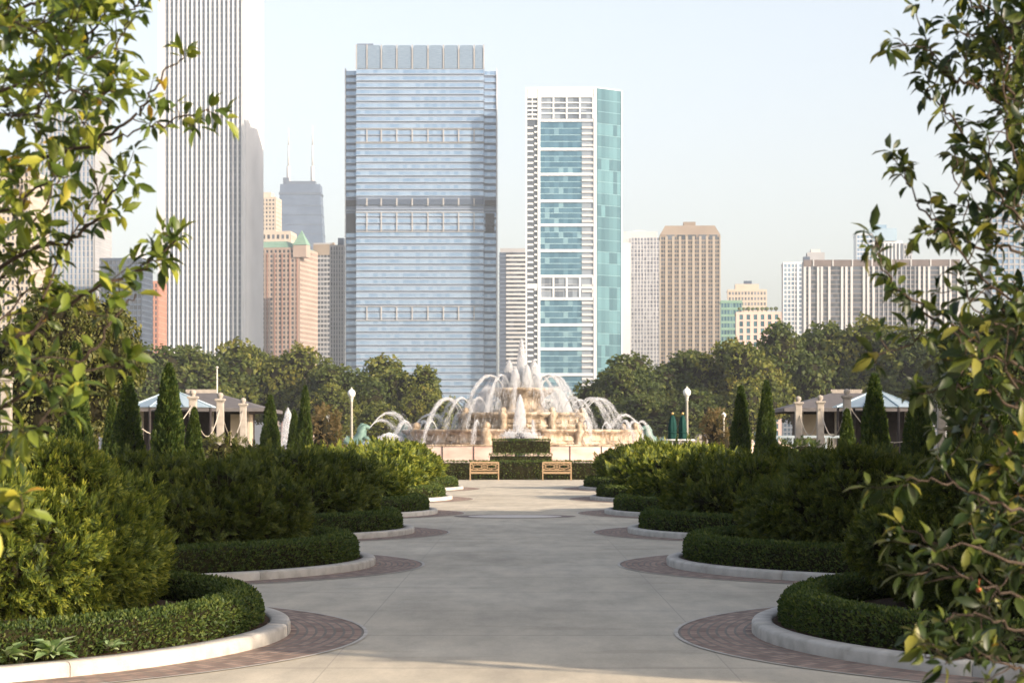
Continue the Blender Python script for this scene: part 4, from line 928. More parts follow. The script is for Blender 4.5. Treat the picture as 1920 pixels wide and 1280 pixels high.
def plume_mesh(x, y, z0, z1, r0, n, rt=.15):
    """upright jet: a narrow head that tears and falls back wider"""
    h = WR.random(n) ** .8; hh = z0 + (z1 - z0) * h; r = (r0 * (1 - h) ** .6 + rt * (1 - h ** 6)) * np.sqrt(WR.random(n)); a = WR.random(n) * 2 * PI
    P = np.column_stack([x + r * np.cos(a), y + r * np.sin(a), hh]); D = np.column_stack([np.cos(a) * .12, np.sin(a) * .12, np.ones(n)]) + WR.normal(size=(n, 3)) * .07
    return spindles(P, D, (z1 - z0) * WR.uniform(.06, .2, n), r0 * WR.uniform(.03, .09, n) + .015, WR)
def wput(name, V, Fs, parent): return props(put(name, raw_mesh(name, V, Fs, (M['spray'],)), parent), kind='stuff')
f = thing('fountain', 'great three-tiered pink stone fountain spouting white water arcs', 'fountain', (FX, FY, 0))
n = 120; m = MB()
m.lathe([(42.5, 0), (42.5, 1.75), (42.3, 1.78), (42.3, 1.82)], n, smooth=False)
pw = m.put('pool_wall', M['pink'], f)
m = MB()
def ring_box(m, r0, r1, z0, z1, n=120, gap=0):
    for i in range(n):
        a, c_ = 2 * PI * (i + gap) / n, 2 * PI * (i + 1 - gap) / n
        q = [(r * math.cos(x), r * math.sin(x)) for r, x in ((r0, a), (r1, a), (r1, c_), (r0, c_))]; m.prism(q, z0, z1)
ring_box(m, 41.7, 42.62, 1.83, 2.02, 60, .004); m.put('coping', M['marble'], pw)
for k in range(-4, 4):     # dark upright joints on the near side of the pool wall
    a = -PI / 2 + (k + .5) * .092; m = MB(); m.box(-.06, .06, -.05, .05, .1, 1.82); o = m.put('joint_strip', M['dark'], pw, (42.5 * math.cos(a), 42.5 * math.sin(a), 0), a + PI / 2)
wm, nt, p_, nd, lk = nmat('pool_water'); setin(p_, Base_Color=(.05, .11, .12, 1), Roughness=.12)
tn = nd.new('ShaderNodeTexNoise'); tn.inputs['Scale'].default_value = 2.5; bp = nd.new('ShaderNodeBump'); bp.inputs['Strength'].default_value = .4; lk.new(tn.outputs[0], bp.inputs['Height']); lk.new(bp.outputs[0], p_.inputs['Normal'])
m = MB(); m.prism([(41.6 * math.cos(2 * PI * i / 96), 41.6 * math.sin(2 * PI * i / 96)) for i in range(96)], 1.2, 1.55); m.put('pool_water', wm, f)
scal = lambda k, e: (lambda a, z: 1 + e * abs(math.cos(k * a / 2)) ** .6)
m = MB(); m.lathe([(15.6, 1.5), (15.6, 2.1), (15.9, 2.25), (15.6, 2.4), (15.5, 3.3), (15.9, 3.6), (16.3, 3.8), (16.3, 4.05), (15.9, 4.1), (15.7, 3.7)], 240, fn=scal(24, .03)); m.put('lower_basin', M['marble'], f)
m = MB(); m.lathe([(8.2, 3.6), (8.2, 4.4), (8.5, 4.6), (8.1, 4.8), (8.0, 5.6), (8.5, 5.9), (8.8, 6.15), (8.8, 6.4), (8.5, 6.45), (8.3, 6.2)], 200, fn=scal(16, .035)); m.put('middle_basin', M['marble'], f)
m = MB(); m.lathe([(4.2, 6.2), (3.9, 6.7), (3.0, 7.1), (2.7, 7.9), (3.1, 8.6), (3.9, 9.1), (4.55, 9.5), (4.6, 9.8), (4.4, 9.88), (4.1, 9.6)], 120, fn=scal(12, .05)); m.put('upper_basin', M['marble'], f)
m = MB(); m.lathe([(1.3, 9.5), (1.1, 10.1), (.7, 10.4), (.9, 10.6), (.3, 10.8)], 24); m.put('spout', M['marble'], f)
def console(r, z0, z1, a, s):
    m = MB(); m.tube([(0, 0, z0), (.25 * s, 0, z0 + (z1 - z0) * .3), (.1 * s, 0, z0 + (z1 - z0) * .6), (.35 * s, 0, z1 - .1), (.2 * s, 0, z1 + .25)], [.7 * s, .6 * s, .5 * s, .7 * s, .45 * s], 10)
    m.box(-.5 * s, .45 * s, -.75 * s, .75 * s, z1 + .02, z1 + .2); V = SPH[0] * .45 * s + np.array([.25 * s, 0, z1 + .5 * s]); m.add(V, [tuple(q) for fa in SPH[1] for q in fa])
    m.put('console', M['marble'], f, (r * math.cos(a), r * math.sin(a), 0), a)
for k in range(8):
    a = PI / 8 + k * PI / 4 + .1; console(15.9, 1.6, 3.9, a, 1.25); console(8.5, 3.9, 6.2, a, 1.0)
for k in range(24):
    a = 2 * PI * (k + .5) / 24; m = MB(); m.box(-.12, .3, -1.1, 1.1, 2.5, 3.2); m.put('carved_panel', M['marble'], f, (15.62 * math.cos(a), 15.62 * math.sin(a), 0), a, bevel=.12)
for k in range(16):
    a = 2 * PI * (k + .5) / 16; m = MB(); m.box(-.12, .28, -1.0, 1.0, 4.9, 5.5); m.put('carved_panel', M['marble'], f, (8.15 * math.cos(a), 8.15 * math.sin(a), 0), a, bevel=.12)
# water: centre plumes
for (dx, dy, z1, r0, nn) in [(-.05, 0, 16.4, .55, 3000), (-1.75, .4, 13.6, .95, 5500), (1.65, .3, 13.6, .95, 5500), (-.9, -1.2, 12.6, .65, 2600), (.7, -1.2, 13.0, .65, 2600), (.2, 1.6, 13.4, .7, 2400), (-2.3, -.6, 11.6, .55, 900), (2.4, -.5, 11.6, .55, 900)]:
    V, Fs = plume_mesh(dx, dy, 9.6, z1, r0, nn, .28); wput('water_plume', V, Fs, f)
for k in range(12):         # high arcs from the upper basin
    a = PI / 12 + k * PI / 6 + .12; e = WR.uniform(.95, 1.05)
    V, Fs, _ = arc_mesh((2.6 * math.cos(a), 2.6 * math.sin(a), 9.9), (8.1 * e * math.cos(a), 8.1 * e * math.sin(a), 6.4), 11.6, 420, .17, .42); wput('water_arc', V, Fs, f)
for k in range(20):         # arcs from the middle basin
    a = k * PI / 10 + .07; e = WR.uniform(.95, 1.06)
    if abs(math.sin(a)) > .86 and math.sin(a) < 0: continue
    V, Fs, _ = arc_mesh((8.6 * math.cos(a), 8.6 * math.sin(a), 6.3), (13.9 * e * math.cos(a), 13.9 * e * math.sin(a), 4.1), 8.4, 320, .14, .42); wput('water_arc', V, Fs, f)
for k in range(14):         # short arcs from the lower basin
    a = k * 2 * PI / 14 + .31
    V, Fs, _ = arc_mesh((15.7 * math.cos(a), 15.7 * math.sin(a), 3.9), (18.4 * math.cos(a), 18.4 * math.sin(a), 1.6), 5.2, 260, .14, .42); wput('water_arc', V, Fs, f)
def veil(r0, z0, r1, z1, n, gaps, name):
    a = WR.random(n) * 2 * PI; keep = np.abs(np.cos(a)) ** 1.3 > WR.random(n) * gaps; a = a[keep]; n = len(a); q = WR.random(n); r = r0 + (r1 - r0) * np.sqrt(q) + WR.normal(size=n) * .08
    P = np.column_stack([r * np.cos(a), r * np.sin(a), z0 + .1 - (z0 - z1) * q]); D = np.column_stack([np.cos(a) * .3, np.sin(a) * .3, -np.ones(n)])
    V, Fs = spindles(P, D, WR.uniform(.5, 1.6, n), WR.uniform(.025, .08, n), WR); wput(name, V, Fs, f)
veil(4.6, 9.85, 7.0, 6.4, 14000, 1.15, 'water_veil'); veil(8.8, 6.4, 9.8, 4.1, 2600, 1.4, 'water_veil'); veil(16.3, 4.05, 17.2, 1.6, 2600, 1.4, 'water_veil')
# seahorse groups in the pool, spouting towards the middle
def seahorse(label, x, y, toward, s=1.0):
    t = thing('seahorse_statue', label, 'statue', (FX + x, FY + y, 1.2), toward, 'green seahorse statues in the pool')
    m = MB()
    body = smooth_path([(-2.6, 0, .3), (-1.9, .5, .9), (-1.1, .2, .9), (-.2, 0, 1.1), (.5, 0, 1.8), (.75, 0, 2.6), (1.1, 0, 3.1), (1.75, 0, 2.95)])
    kk = len(body); q = np.linspace(0, 1, kk); m.tube(body * s, s * (.22 + .62 * np.sin(PI * np.clip(q * .95, 0, 1)) ** 1.2) * (1 - .25 * q), 12); m.put('body', M['bronze'], t)
    m = MB(); m.tube(np.array([(-2.6, 0, .3), (-3.1, -.4, .9), (-2.8, -.5, 1.6), (-2.3, -.3, 1.5)]) * s, [s * .24, s * .2, s * .15, s * .06], 8); m.put('tail', M['bronze'], t)
    for sy in (-1, 1):
        m = MB(); m.tube(np.array([(.7, .35 * sy, 1.6), (1.4, .5 * sy, 1.7), (1.9, .5 * sy, 1.1), (2.2, .5 * sy, 1.3)]) * s, [s * .26, s * .22, s * .16, s * .1], 8); m.put('foreleg', M['bronze'], t)
        m = MB(); m.add([(s * a, s * b_ * sy, s * c_) for a, b_, c_ in ((-.4, .5, 1.3), (-1.2, 1.2, 2.0), (-1.4, 1.0, 1.4), (-1.0, .6, .9))] + [(s * a, s * (b_ * sy - .08), s * c_) for a, b_, c_ in ((-.4, .5, 1.3), (-1.2, 1.2, 2.0), (-1.4, 1.0, 1.4), (-1.0, .6, .9))], [(0, 1, 2, 3), (7, 6, 5, 4), (0, 4, 5, 1), (1, 5, 6, 2), (2, 6, 7, 3), (3, 7, 4, 0)]); m.put('fin', M['bronze'], t)
    m = MB(); m.tube(np.array([(.3, 0, 2.0), (.25, 0, 2.8), (.7, 0, 3.45), (1.05, 0, 3.5)]) * s, [s * .12, s * .24, s * .22, s * .05], 8); m.put('mane', M['bronze'], t)
    m = MB(); m.lathe([(2.6 * s, 0), (2.4 * s, .3 * s), (1.6 * s, .5 * s)], 14, fn=lambda a, z: 1 + .12 * math.cos(5 * a)); m.put('rock_base', M['marble'], t)
    V, Fs, _ = arc_mesh((1.8 * s, 0, 3.0 * s), (8.5, .5, .5), 4.9 * s, 240, .2, .9); wput('water_jet', V, Fs, t)
    V, Fs, _ = arc_mesh((1.6 * s, .4, 2.9 * s), (6.5, 2.2, .5), 4.0 * s, 200, .17, .9); wput('water_jet', V, Fs, t)
    V, Fs = plume_mesh(4.5, 1.0, .4, 2.4, 2.6, 1400, .6); wput('spray_mist', V, Fs, t)
for k, (x, y, lab) in enumerate([(-22.5, -7, 'green seahorse statue in the pool behind the left lamp'), (-17.5, 9, 'green seahorse statue in the pool nearer the fountain on the left'), (19, 16, 'green seahorse statue in the pool right of the fountain')]):
    seahorse(lab, x, y, math.atan2(-y, -x) + (.5 if k % 2 else -.3), 1.05)
# small fountains
def small_fountain(label, u, Yd, vtop, vb, w=1.7):
    t = thing('small_fountain', label, 'fountain', (X(u, Yd), Yd, 0)); zb = Z(vb, Yd)
    m = MB(); m.lathe([(.9, 0), (.7, .3), (.4, .6), (.35, zb - .5), (.8, zb - .3), (w * .75, zb - .12), (w, zb), (w * .96, zb + .04), (w * .6, zb - .05)], 28); m.put('bowl', M['darkbronze'], t)
    m = MB(); m.lathe([(.34, zb - .05), (.28, zb + .35), (.12, zb + .5)], 12); m.put('spout', M['darkbronze'], t)
    V, Fs = plume_mesh(0, 0, zb + .3, Z(vtop, Yd), .42, 1500, .14); wput('water_plume', V, Fs, t)
    for sx in (-1, 1):
        n = 420; P = WR.normal(size=(n, 3)) * np.array([.34, .5, .16]) + np.array([sx * w * .5, 0, zb + .25]); P[:, 2] = np.maximum(P[:, 2], zb + .02)
        V, Fs = spindles(P, np.column_stack([np.full(n, sx * .3), np.zeros(n), np.ones(n)]) + rnd(n, .4), WR.uniform(.1, .3, n), WR.uniform(.05, .1, n), WR); wput('foam', V, Fs, t)
small_fountain('small dark bowl fountain with one tall white jet before the great fountain', 975, 175, 743, 822, 1.25)
small_fountain('small side fountain with white jet between slender arborvitae on the left', 540, 170, 768, 842, 1.2)
# ------------------------------------------------------------------ skyline
wall_w = surf('white_granite', (.56, .565, .58), (.64, .645, .66), .05, .6)
class Bld:
    def __init__(s, name, label, cat, ul, ur, Y, rot=0, D=30, group=None):
        r = math.radians(rot); xl = X(ul, Y); k = (ur - U0) / F
        s.W = (k * Y - xl) / (math.cos(r) - k * math.sin(r)); s.D = D; s.Y = Y; s.ul = ul; s.ur = ur
        s.t = thing(name, label, cat, (xl, Y, 0), r, group)
    def z(s, v): return Z(v, s.Y)
    def x(s, u): return (u - s.ul) / (s.ur - s.ul) * s.W
    def mp(s, side):
        if side == 'front': return lambda a, d, z: (a, -d, z)
        if side == 'right': return lambda a, d, z: (s.W + d, a, z)
        return lambda a, d, z: (-d, s.D - a, z)
    def L(s, side): return s.W if side == 'front' else s.D
    def fbox(s, m, side, a0, a1, d0, d1, z0, z1):
        f = s.mp(side); p, q = f(a0, d0, z0), f(a1, d1, z1); m.box(p[0], q[0], p[1], q[1], z0, z1)
    def body(s, z1, mat, e=.5, z0=0, name='body'):
        m = MB(); m.box(e, s.W - e, e, s.D - e, z0, z1); return m.put(name, mat, s.t)
    def box(s, name, mat, x0, x1, y0, y1, z0, z1, parent=None):
        m = MB(); m.box(x0, x1, y0, y1, z0, z1); return m.put(name, mat, parent or s.t)
    def rows(s, side, a0, a1, zs, nx, mat, d=-.4, name='window_row', hfrac=None, gap=.0):
        """zs: list of (z0, z1); one part per storey, a quad per pane"""
        f = s.mp(side); me = None
        for (z0, z1) in zs:
            if me is None:
                m = MB()
                for i in range(nx):
                    p0 = a0 + (a1 - a0) * (i + gap) / nx; p1 = a0 + (a1 - a0) * (i + 1 - gap) / nx
                    m.quad(f(p0, d, 0), f(p1, d, 0), f(p1, d, z1 - z0), f(p0, d, z1 - z0))
                me = m.mesh(name, mat)
            put(name, me, s.t, (0, 0, z0))
    def lattice(s, side, xs, pw, zs, sh, mat, z0, z1, d0=-.45, dp=0, ds=-.06, name='wall'):
        """piers at xs (width pw) and spandrel bands centred at zs (height sh)"""
        m = MB()
        for a in xs: s.fbox(m, side, a - pw / 2, a + pw / 2, d0, dp, z0, z1)
        L = s.L(side)
        for zc in zs: s.fbox(m, side, .03, L - .03, d0 + .01, ds, zc - sh / 2, zc + sh / 2)
        return m.put(name, mat, s.t)
    def grid(s, sides, z0, z1, nz, nx, pwf, shf, wall, gl, body, top=True, step=1):
        """regular window grid on several faces"""
        s.body(z1 - .05, body, .5); fh = (z1 - z0) / nz
        for side in sides:
            L = s.L(side); n = max(2, round(nx * L / s.W)) if side != 'front' else nx; c = L / n
            s.lattice(side, [c * pwf / 2 + (L - c * pwf) * i / n for i in range(n + 1)], c * pwf, [z0 + fh * i for i in range(nz + 1)], fh * shf, wall, 0, z1)
            s.rows(side, .6, L - .6, [(z0 + fh * i + fh * shf / 2, z0 + fh * (i + 1) - fh * shf / 2) for i in range(nz)], n, gl)
        s.box('roof', wall, .1, s.W - .1, .1, s.D - .1, z1 - .04, z1 + 1)
gdark = glass('dark_window', (.035, .045, .06), (.10, .12, .15), .2, .15)
ggrey = glass('grey_window', (.10, .125, .16), (.24, .28, .33), .3, .15)
gblue = glass('blue_glass', (.18, .285, .43), (.285, .395, .535), .45, .12, (.1, .9))
gblue2 = glass('pale_blue_glass', (.22, .34, .46), (.38, .49, .58), .55, .14, (.1, .9))
gteal = glass('teal_glass', (.045, .135, .20), (.085, .20, .275), .45, .08, (.15, .85), cc=(.2, .35, .41))
gteal2 = glass('pale_teal_glass', (.02, .085, .115), (.07, .18, .215), .25, .22, (.1, .9), bump=.05)
cream = surf('cream_stone', (.40, .345, .285), (.47, .41, .345), .05, .8)
beige = surf('beige_brick', (.20, .16, .125), (.25, .205, .16), .06, .8)
pinkst = surf('pink_stone', (.36, .275, .23), (.42, .33, .28), .05, .7)
greyc = surf('grey_concrete', (.28, .285, .30), (.35, .355, .37), .05, .8)
palec = surf('pale_concrete', (.42, .42, .425), (.50, .50, .505), .05, .8)
copper = surf('copper_green', (.15, .27, .20), (.21, .33, .26), .3, .6)
steel = surf('dark_steel', (.06, .085, .13), (.095, .125, .175), .05, .4, metal=.3)
louvre = surf('grey_louvre', (.11, .145, .21), (.16, .20, .27), .08, .5, metal=.2)
alu = surf('aluminium', (.50, .52, .55), (.58, .60, .62), .05, .35, metal=.4)
# 1 striped white tower
b = Bld('striped_tower', 'very tall white tower with dark vertical window strips, running off the photo top', 'tower', 297, 456, 1560, -6.5, 57)
b.body(345, wall_w, .9); b.box('roof', wall_w, 0, b.W, 0, b.D, 345.01, 348)
x0, x1, ns = b.x(310), b.x(456) - .4, 17; c = (x1 - x0) / ns
b.box('corner_pier', wall_w, -.2, x0 - .15, -.2, 3, 0, 345); b.box('corner_pier', wall_w, b.W - .3, b.W + .3, -.4, 6, 0, 345)
stripm = surf('strip_window', (.12, .145, .19), (.18, .205, .25), .35, .25, stretch=(1, 1, .6))
for i in range(ns):
    a = x0 + c * i; m = MB(); b.fbox(m, 'front', a + c * .04, a + c * .6, -.9, -.55, 0, 340); m.put('window_strip', stripm, b.t)
    m = MB(); p = [(a + c * .62, -.02), (a + c * .82, -.45), (a + c * 1.02, -.02), (a + c * 1.02, .95), (a + c * .62, .95)]; m.prism(p, 0, 344); m.put('pier', wall_w, b.t)
m = MB()
for k in range(86):
    for i in range(ns): b.fbox(m, 'front', x0 + c * i + c * .045, x0 + c * i + c * .595, -.56, -.5, k * 4 + .2, k * 4 + 1.3)
o = m.put('floor_band', surf('spandrel_grey', (.2, .22, .26), (.25, .275, .31), .1, .5), b.t); o['kind'] = 'stuff'
for i in range(14):
    a = 6.5 + i * 3.5; m = MB(); b.fbox(m, 'right', a, a + 1.2, -.89, -.5, 0, 340); m.put('window_strip', stripm, b.t)
    m = MB(); p = [(b.W - .95, a + 1.25), (b.W, a + 1.25), (b.W + 1.2, a + 2.3), (b.W, a + 3.45), (b.W - .95, a + 3.45)]; m.prism(p, 0, 344); m.put('pier', wall_w, b.t)
# 2 tapered dark tower with antennas
Y = 3300; t = thing('tapered_tower', 'distant dark tapering skyscraper with two thin antenna masts', 'tower', (X(565, Y), Y, 0)); zt = Z(348, Y)
hw0, hw1 = (X(611, Y) - X(519, Y)) / 2 * 1.12, (X(601, Y) - X(527, Y)) / 2; hb = hw0 + (hw0 - hw1) * .9
def fr(m, z0, z1, k=1.0, off=0):
    h0 = hb + (hw1 - hb) * z0 / zt; h1 = hb + (hw1 - hb) * z1 / zt; h0 = h0 * k + off; h1 = h1 * k + off
    m.add([(-h0, -h0 * .7, z0), (h0, -h0 * .7, z0), (h0, h0 * .7, z0), (-h0, h0 * .7, z0), (-h1, -h1 * .7, z1), (h1, -h1 * .7, z1), (h1, h1 * .7, z1), (-h1, h1 * .7, z1)], [(0, 1, 5, 4), (1, 2, 6, 5), (2, 3, 7, 6), (3, 0, 4, 7), (4, 5, 6, 7), (3, 2, 1, 0)])
m = MB(); fr(m, 0, zt); m.put('body', surf('black_steel', (.045, .075, .13), (.08, .115, .18), .06, .4), t)
m = MB()
for k in range(24): z0 = 30 + k * 13; fr(m, z0, z0 + 1.2, 1, .5)
for k in range(5): fr(m, 20 + k * 62, 24 + k * 62, 1, .9)
m.put('floor_band', steel, t)
m = MB(); fr(m, zt - 14, zt - 11, 1, 1); m.box(-hw1 * .75, hw1 * .75, -10, 10, zt, zt + 5); m.box(-hw1 * .9, -hw1 * .6, -8, 8, zt + .02, zt + 10); m.put('roof', steel, t)
for u, vt in ((541, 240), (586, 236)):
    xm = X(u, Y) - X(565, Y); zz = Z(vt, Y); m = MB(); m.tube([(xm, 0, zt), (xm, 0, zt + 26)], 2.6, 8); m.tube([(xm, 0, zt + 26), (xm, 0, zt + 55)], 1.2, 8); m.tube([(xm, 0, zt + 55), (xm, 0, zz)], [1.0, .6], 6); m.put('antenna', palec, t)
# 3 cream towers behind the pink hotel
b = Bld('cream_tower', 'slim cream stone tower beside the dark tapering skyscraper', 'tower', 470, 517, 2050, -6, 25); b.grid(['front', 'right'], 0, b.z(372), 62, 7, .45, .5, cream, gdark, cream); b.box('penthouse', cream, 4, b.W - 5, 4, 18, b.z(372) + 1.01, b.z(360))
b = Bld('cream_block', 'lower cream block with a row of dark arched openings above the pink hotel', 'building', 462, 545, 1950, -4, 30); b.grid(['front', 'right'], 0, b.z(437), 28, 9, .4, .45, cream, gdark, cream)
# 4 pink hotel
b = Bld('pink_hotel', 'pink stone hotel tower with a small green pyramid roof', 'tower', 440, 562, 1700, -11, 46); zt = b.z(468)
b.grid(['front', 'right'], 0, zt, 42, 15, .42, .42, pinkst, gdark, pinkst)
m = MB()
for i in range(5): b.fbox(m, 'front', b.x(500 + i * 14), b.x(500 + i * 14) + 1.0, .0, .35, 0, zt - 3)
m.put('pilaster', surf('dark_pink_stone', (.30, .17, .13), (.36, .21, .16), .1, .7), b.t)
m = MB(); x0, x1 = 0, b.W; m.add([(0, 0, zt + 1.02), (b.W, 0, zt + 1.02), (b.W, b.D, zt + 1.02), (0, b.D, zt + 1.02), (9, 9, zt + 6), (b.W - 12, 9, zt + 6), (b.W - 12, b.D - 9, zt + 6), (9, b.D - 9, zt + 6)], [(0, 1, 5, 4), (1, 2, 6, 5), (2, 3, 7, 6), (3, 0, 4, 7), (4, 5, 6, 7)]); rr_ = m.put('roof_slope', copper, b.t)
xc = b.x(563); m = MB(); m.box(xc - 5, xc + 4.6, -1, 9, zt - 6, zt + 2.5); m.put('turret', pinkst, b.t)
m = MB(); m.add([(xc - 5.4, -1.4, zt + 2.52), (xc + 5, -1.4, zt + 2.52), (xc + 5, 9.4, zt + 2.52), (xc - 5.4, 9.4, zt + 2.52), (xc, 4, b.z(433))], [(0, 1, 4), (1, 2, 4), (2, 3, 4), (3, 0, 4), (3, 2, 1, 0)]); m.put('pyramid_roof', copper, b.t)
# 5 beige with dark glass
b = Bld('dark_glass_tower', 'beige topped tower with dark glass front right of the pink hotel', 'tower', 588, 626, 1790, -3, 30); zt = b.z(458); b.grid(['front', 'right'], 0, zt, 44, 6, .2, .4, greyc, gdark, greyc)
b.box('corner_pier', beige, b.W - 1.2, b.W + .25, -.4, 4, 0, zt + 1.2); b.box('top_band', beige, -.2, b.W - 1.25, -.3, 3, zt - 8, zt - .06)
b = Bld('grey_pier_tower', 'slim grey tower with vertical piers left of the blue glass tower', 'tower', 618, 655, 1620, -3, 30); zt = b.z(462); b.grid(['front'], 0, zt, 46, 7, .5, .2, greyc, gdark, greyc); b.box('penthouse', steel, 5, 9, 4, 12, zt + 1.01, zt + 6)
# 6 blue glass tower
b = Bld('blue_glass_tower', 'wide pale blue glass tower with horizontal bands and ribbed crown', 'tower', 645, 932, 1490, 0, 48); fh = 12.7 * b.Y / F
wx0, wx1 = b.x(668), b.x(907); zt = b.z(130); zc = b.z(84); WB = 7.0
m = MB(); m.box(wx0, wx1, .3, b.D - .5, 0, zt); m.put('body', louvre, b.t)
m = MB(); m.box(.6, wx0 - .01, WB, b.D - 2, 0, zt); m.put('side_wing', louvre, b.t)
m = MB(); m.box(wx1 + .01, b.W - .6, WB, b.D - 2, 0, zt - 2); m.put('side_wing', louvre, b.t)
nf = int(zt / fh); mw = MB(); fl_ = mw
for i in range(30):
    p0, p1 = wx0 + (wx1 - wx0) * i / 30, wx0 + (wx1 - wx0) * (i + 1) / 30; mw.quad((p0, 0, 0), (p1, 0, 0), (p1, 0, fh * .56), (p0, 0, fh * .56))
gmes = [('window_band', mw.mesh('window_band', gblue))]
for (q0, q1, nn) in ((.8, wx0 - .3, 4), (wx1 + .3, b.W - .8, 4)):
    mw = MB()
    for i in range(nn):
        p0, p1 = q0 + (q1 - q0) * i / nn, q0 + (q1 - q0) * (i + 1) / nn; mw.quad((p0, WB - .3, 0), (p1, WB - .3, 0), (p1, WB - .3, fh * .56), (p0, WB - .3, fh * .56))
    gmes.append(('side_window_band', mw.mesh('side_window_band', gblue)))
rec = (b.z(386), b.z(372)); notch = (b.z(434), b.z(398))
for k in range(nf):
    z0 = zt - fh * (k + 1) + fh * .38
    if rec[0] - fh * .55 < z0 < rec[1] - .5: continue
    for nm, ms_ in gmes: put(nm, ms_, b.t, (0, 0, z0))
m = MB()
for k in range(nf):
    z0 = zt - fh * (k + 1)
    if rec[0] - fh * .5 < z0 < rec[1]: continue
    m.box(wx0 - .1, wx1 + .1, -.3, .29, z0 + fh * .30, z0 + fh * .38); m.box(wx0, wx1, -.1, .28, z0 + fh * .94 + .02, z0 + fh * 1.04)
    m.box(.5, wx0 - .4, WB - .6, WB - .02, z0 + fh * .30, z0 + fh * .38); m.box(wx1 + .4, b.W - .5, WB - .6, WB - .02, z0 + fh * .30, z0 + fh * .38)
m.put('sunshade_ledge', surf('blue_aluminium', (.30, .36, .44), (.37, .43, .50), .05, .4, metal=.3), b.t)
m = MB(); m.box(wx0 + .2, wx1 - .2, -.62, .2, rec[0] + .6, rec[1] - .5); m.put('recess_shade', steel, b.t)  # proud dark box; the shade of a recess is put into its colour
deep = surf('recess_shade_paint', (.03, .035, .045), (.06, .065, .08), .1, .5)  # paints the shade of the side recesses and notches
for bx_ in ((.2, wx0 - .7, WB - .7, WB + 1, rec[0] + .6, rec[1] - .5), (wx1 + .7, b.W - .2, WB - .7, WB + 1, rec[0] + .6, rec[1] - .5), (.9, wx0 - .9, WB - .75, WB + 1.2, notch[0], notch[1]), (wx1 + .9, b.W - 1.6, WB - .75, WB + 1.2, notch[0], notch[1])):
    m = MB(); m.box(*bx_); m.put('recess_shade', deep, b.t)
fx = [b.x(u) for u in (688, 715, 744, 773, 802.5, 831.5, 860, 889)]
finm = surf('beige_fin', (.29, .29, .295), (.35, .35, .355), .1, .6)
for (v0, v1) in ((267, 243), (434, 399), (600, 575)):
    for xx in fx: m = MB(); m.box(xx - .38, xx + .38, -.8, .27, b.z(v0), b.z(v1)); m.put('fin', finm, b.t)
    m = MB(); m.box(wx0 - .2, wx1 + .2, -.75, .26, b.z(v1), b.z(v1) + .4); m.box(wx0 - .2, wx1 + .2, -.75, .26, b.z(v0) - .4, b.z(v0)); m.put('fin_band', finm, b.t)
for xx in fx: m = MB(); m.box(xx - .45, xx + .45, -.9, .27, rec[0], rec[1]); m.put('fin', finm, b.t)
for xx in (0.0, b.W - .55): m = MB(); m.box(xx, xx + .55, WB - 1.2, b.D - 3, 0, zt + 1.5); m.put('edge_fin', alu, b.t)
# crown
m = MB(); m.box(wx0 + .4, wx1 - .4, 2, b.D - 2, zt + .01, zc - 2); m.put('crown_core', louvre, b.t)
ed = [wx0] + fx + [wx1]; crm = surf('crown_louvre', (.17, .24, .33), (.24, .32, .41), .3, .35, metal=.4, stretch=(1, 1, 8))
for i in range(9):
    p0, p1 = ed[i] + .55, ed[i + 1] - .55; pts = [(p0, zt + .5), (p1, zt + .5)] + [((p0 + p1) / 2 + (p1 - p0) / 2 * math.copysign(abs(math.cos(a)) ** .35, math.cos(a)), zc - 2.2 + 1.9 * max(math.sin(a), 0) ** .35) for a in np.linspace(0, PI, 9)]
    m = MB(); n_ = len(pts); m.add([(x_, .2, z_) for x_, z_ in pts] + [(x_, .6, z_) for x_, z_ in pts], [tuple(range(n_)), tuple(range(2 * n_ - 1, n_ - 1, -1))] + [(i_, n_ + i_, n_ + (i_ + 1) % n_, (i_ + 1) % n_) for i_ in range(n_)])
    for k in range(6): m.box(p0 + .1, p1 - .1, .1, .19, zt + 1.5 + k * 2.0, zt + 2.2 + k * 2.0)
    m.put('crown_screen', crm, b.t)
for xx in ed: m = MB(); m.box(xx - .35, xx + .35, -.3, 1.5, zt + .02, zc); m.put('crown_fin', finm, b.t)
b.box('roof_equipment', louvre, wx0, wx0 + 10, 6, 20, zc - 1.99, b.z(79))
# 7 narrow grey tower between
b = Bld('narrow_grey_tower', 'narrow grey tower between the blue and the turquoise towers', 'tower', 935, 990, 1750, 0, 25); zt = b.z(473); b.body(zt, steel, .5)
nz = 46; fh7 = zt / nz; xs = b.x(949); m = MB()
for k in range(nz): m.box(xs, b.W + .2, -.2, .45, k * fh7, k * fh7 + fh7 * .45)
m.put('floor_band', palec, b.t); b.rows('front', xs, b.W, [(k * fh7 + fh7 * .46, k * fh7 + fh7 * .99) for k in range(nz)], 6, gdark, -.2)
m = MB()
for k in range(nz): m.box(0, xs - .02, .0, .46, k * fh7, k * fh7 + .7)
m.put('floor_band', louvre, b.t); b.box('roof', greyc, 1, b.W - 1, 1, 20, zt + .01, zt + 3)
# 8 turquoise tower with white frame
b = Bld('turquoise_tower', 'turquoise glass tower in a white frame with bright glass right side', 'tower', 986, 1118, 1465, 0, 34); zt = b.z(165)
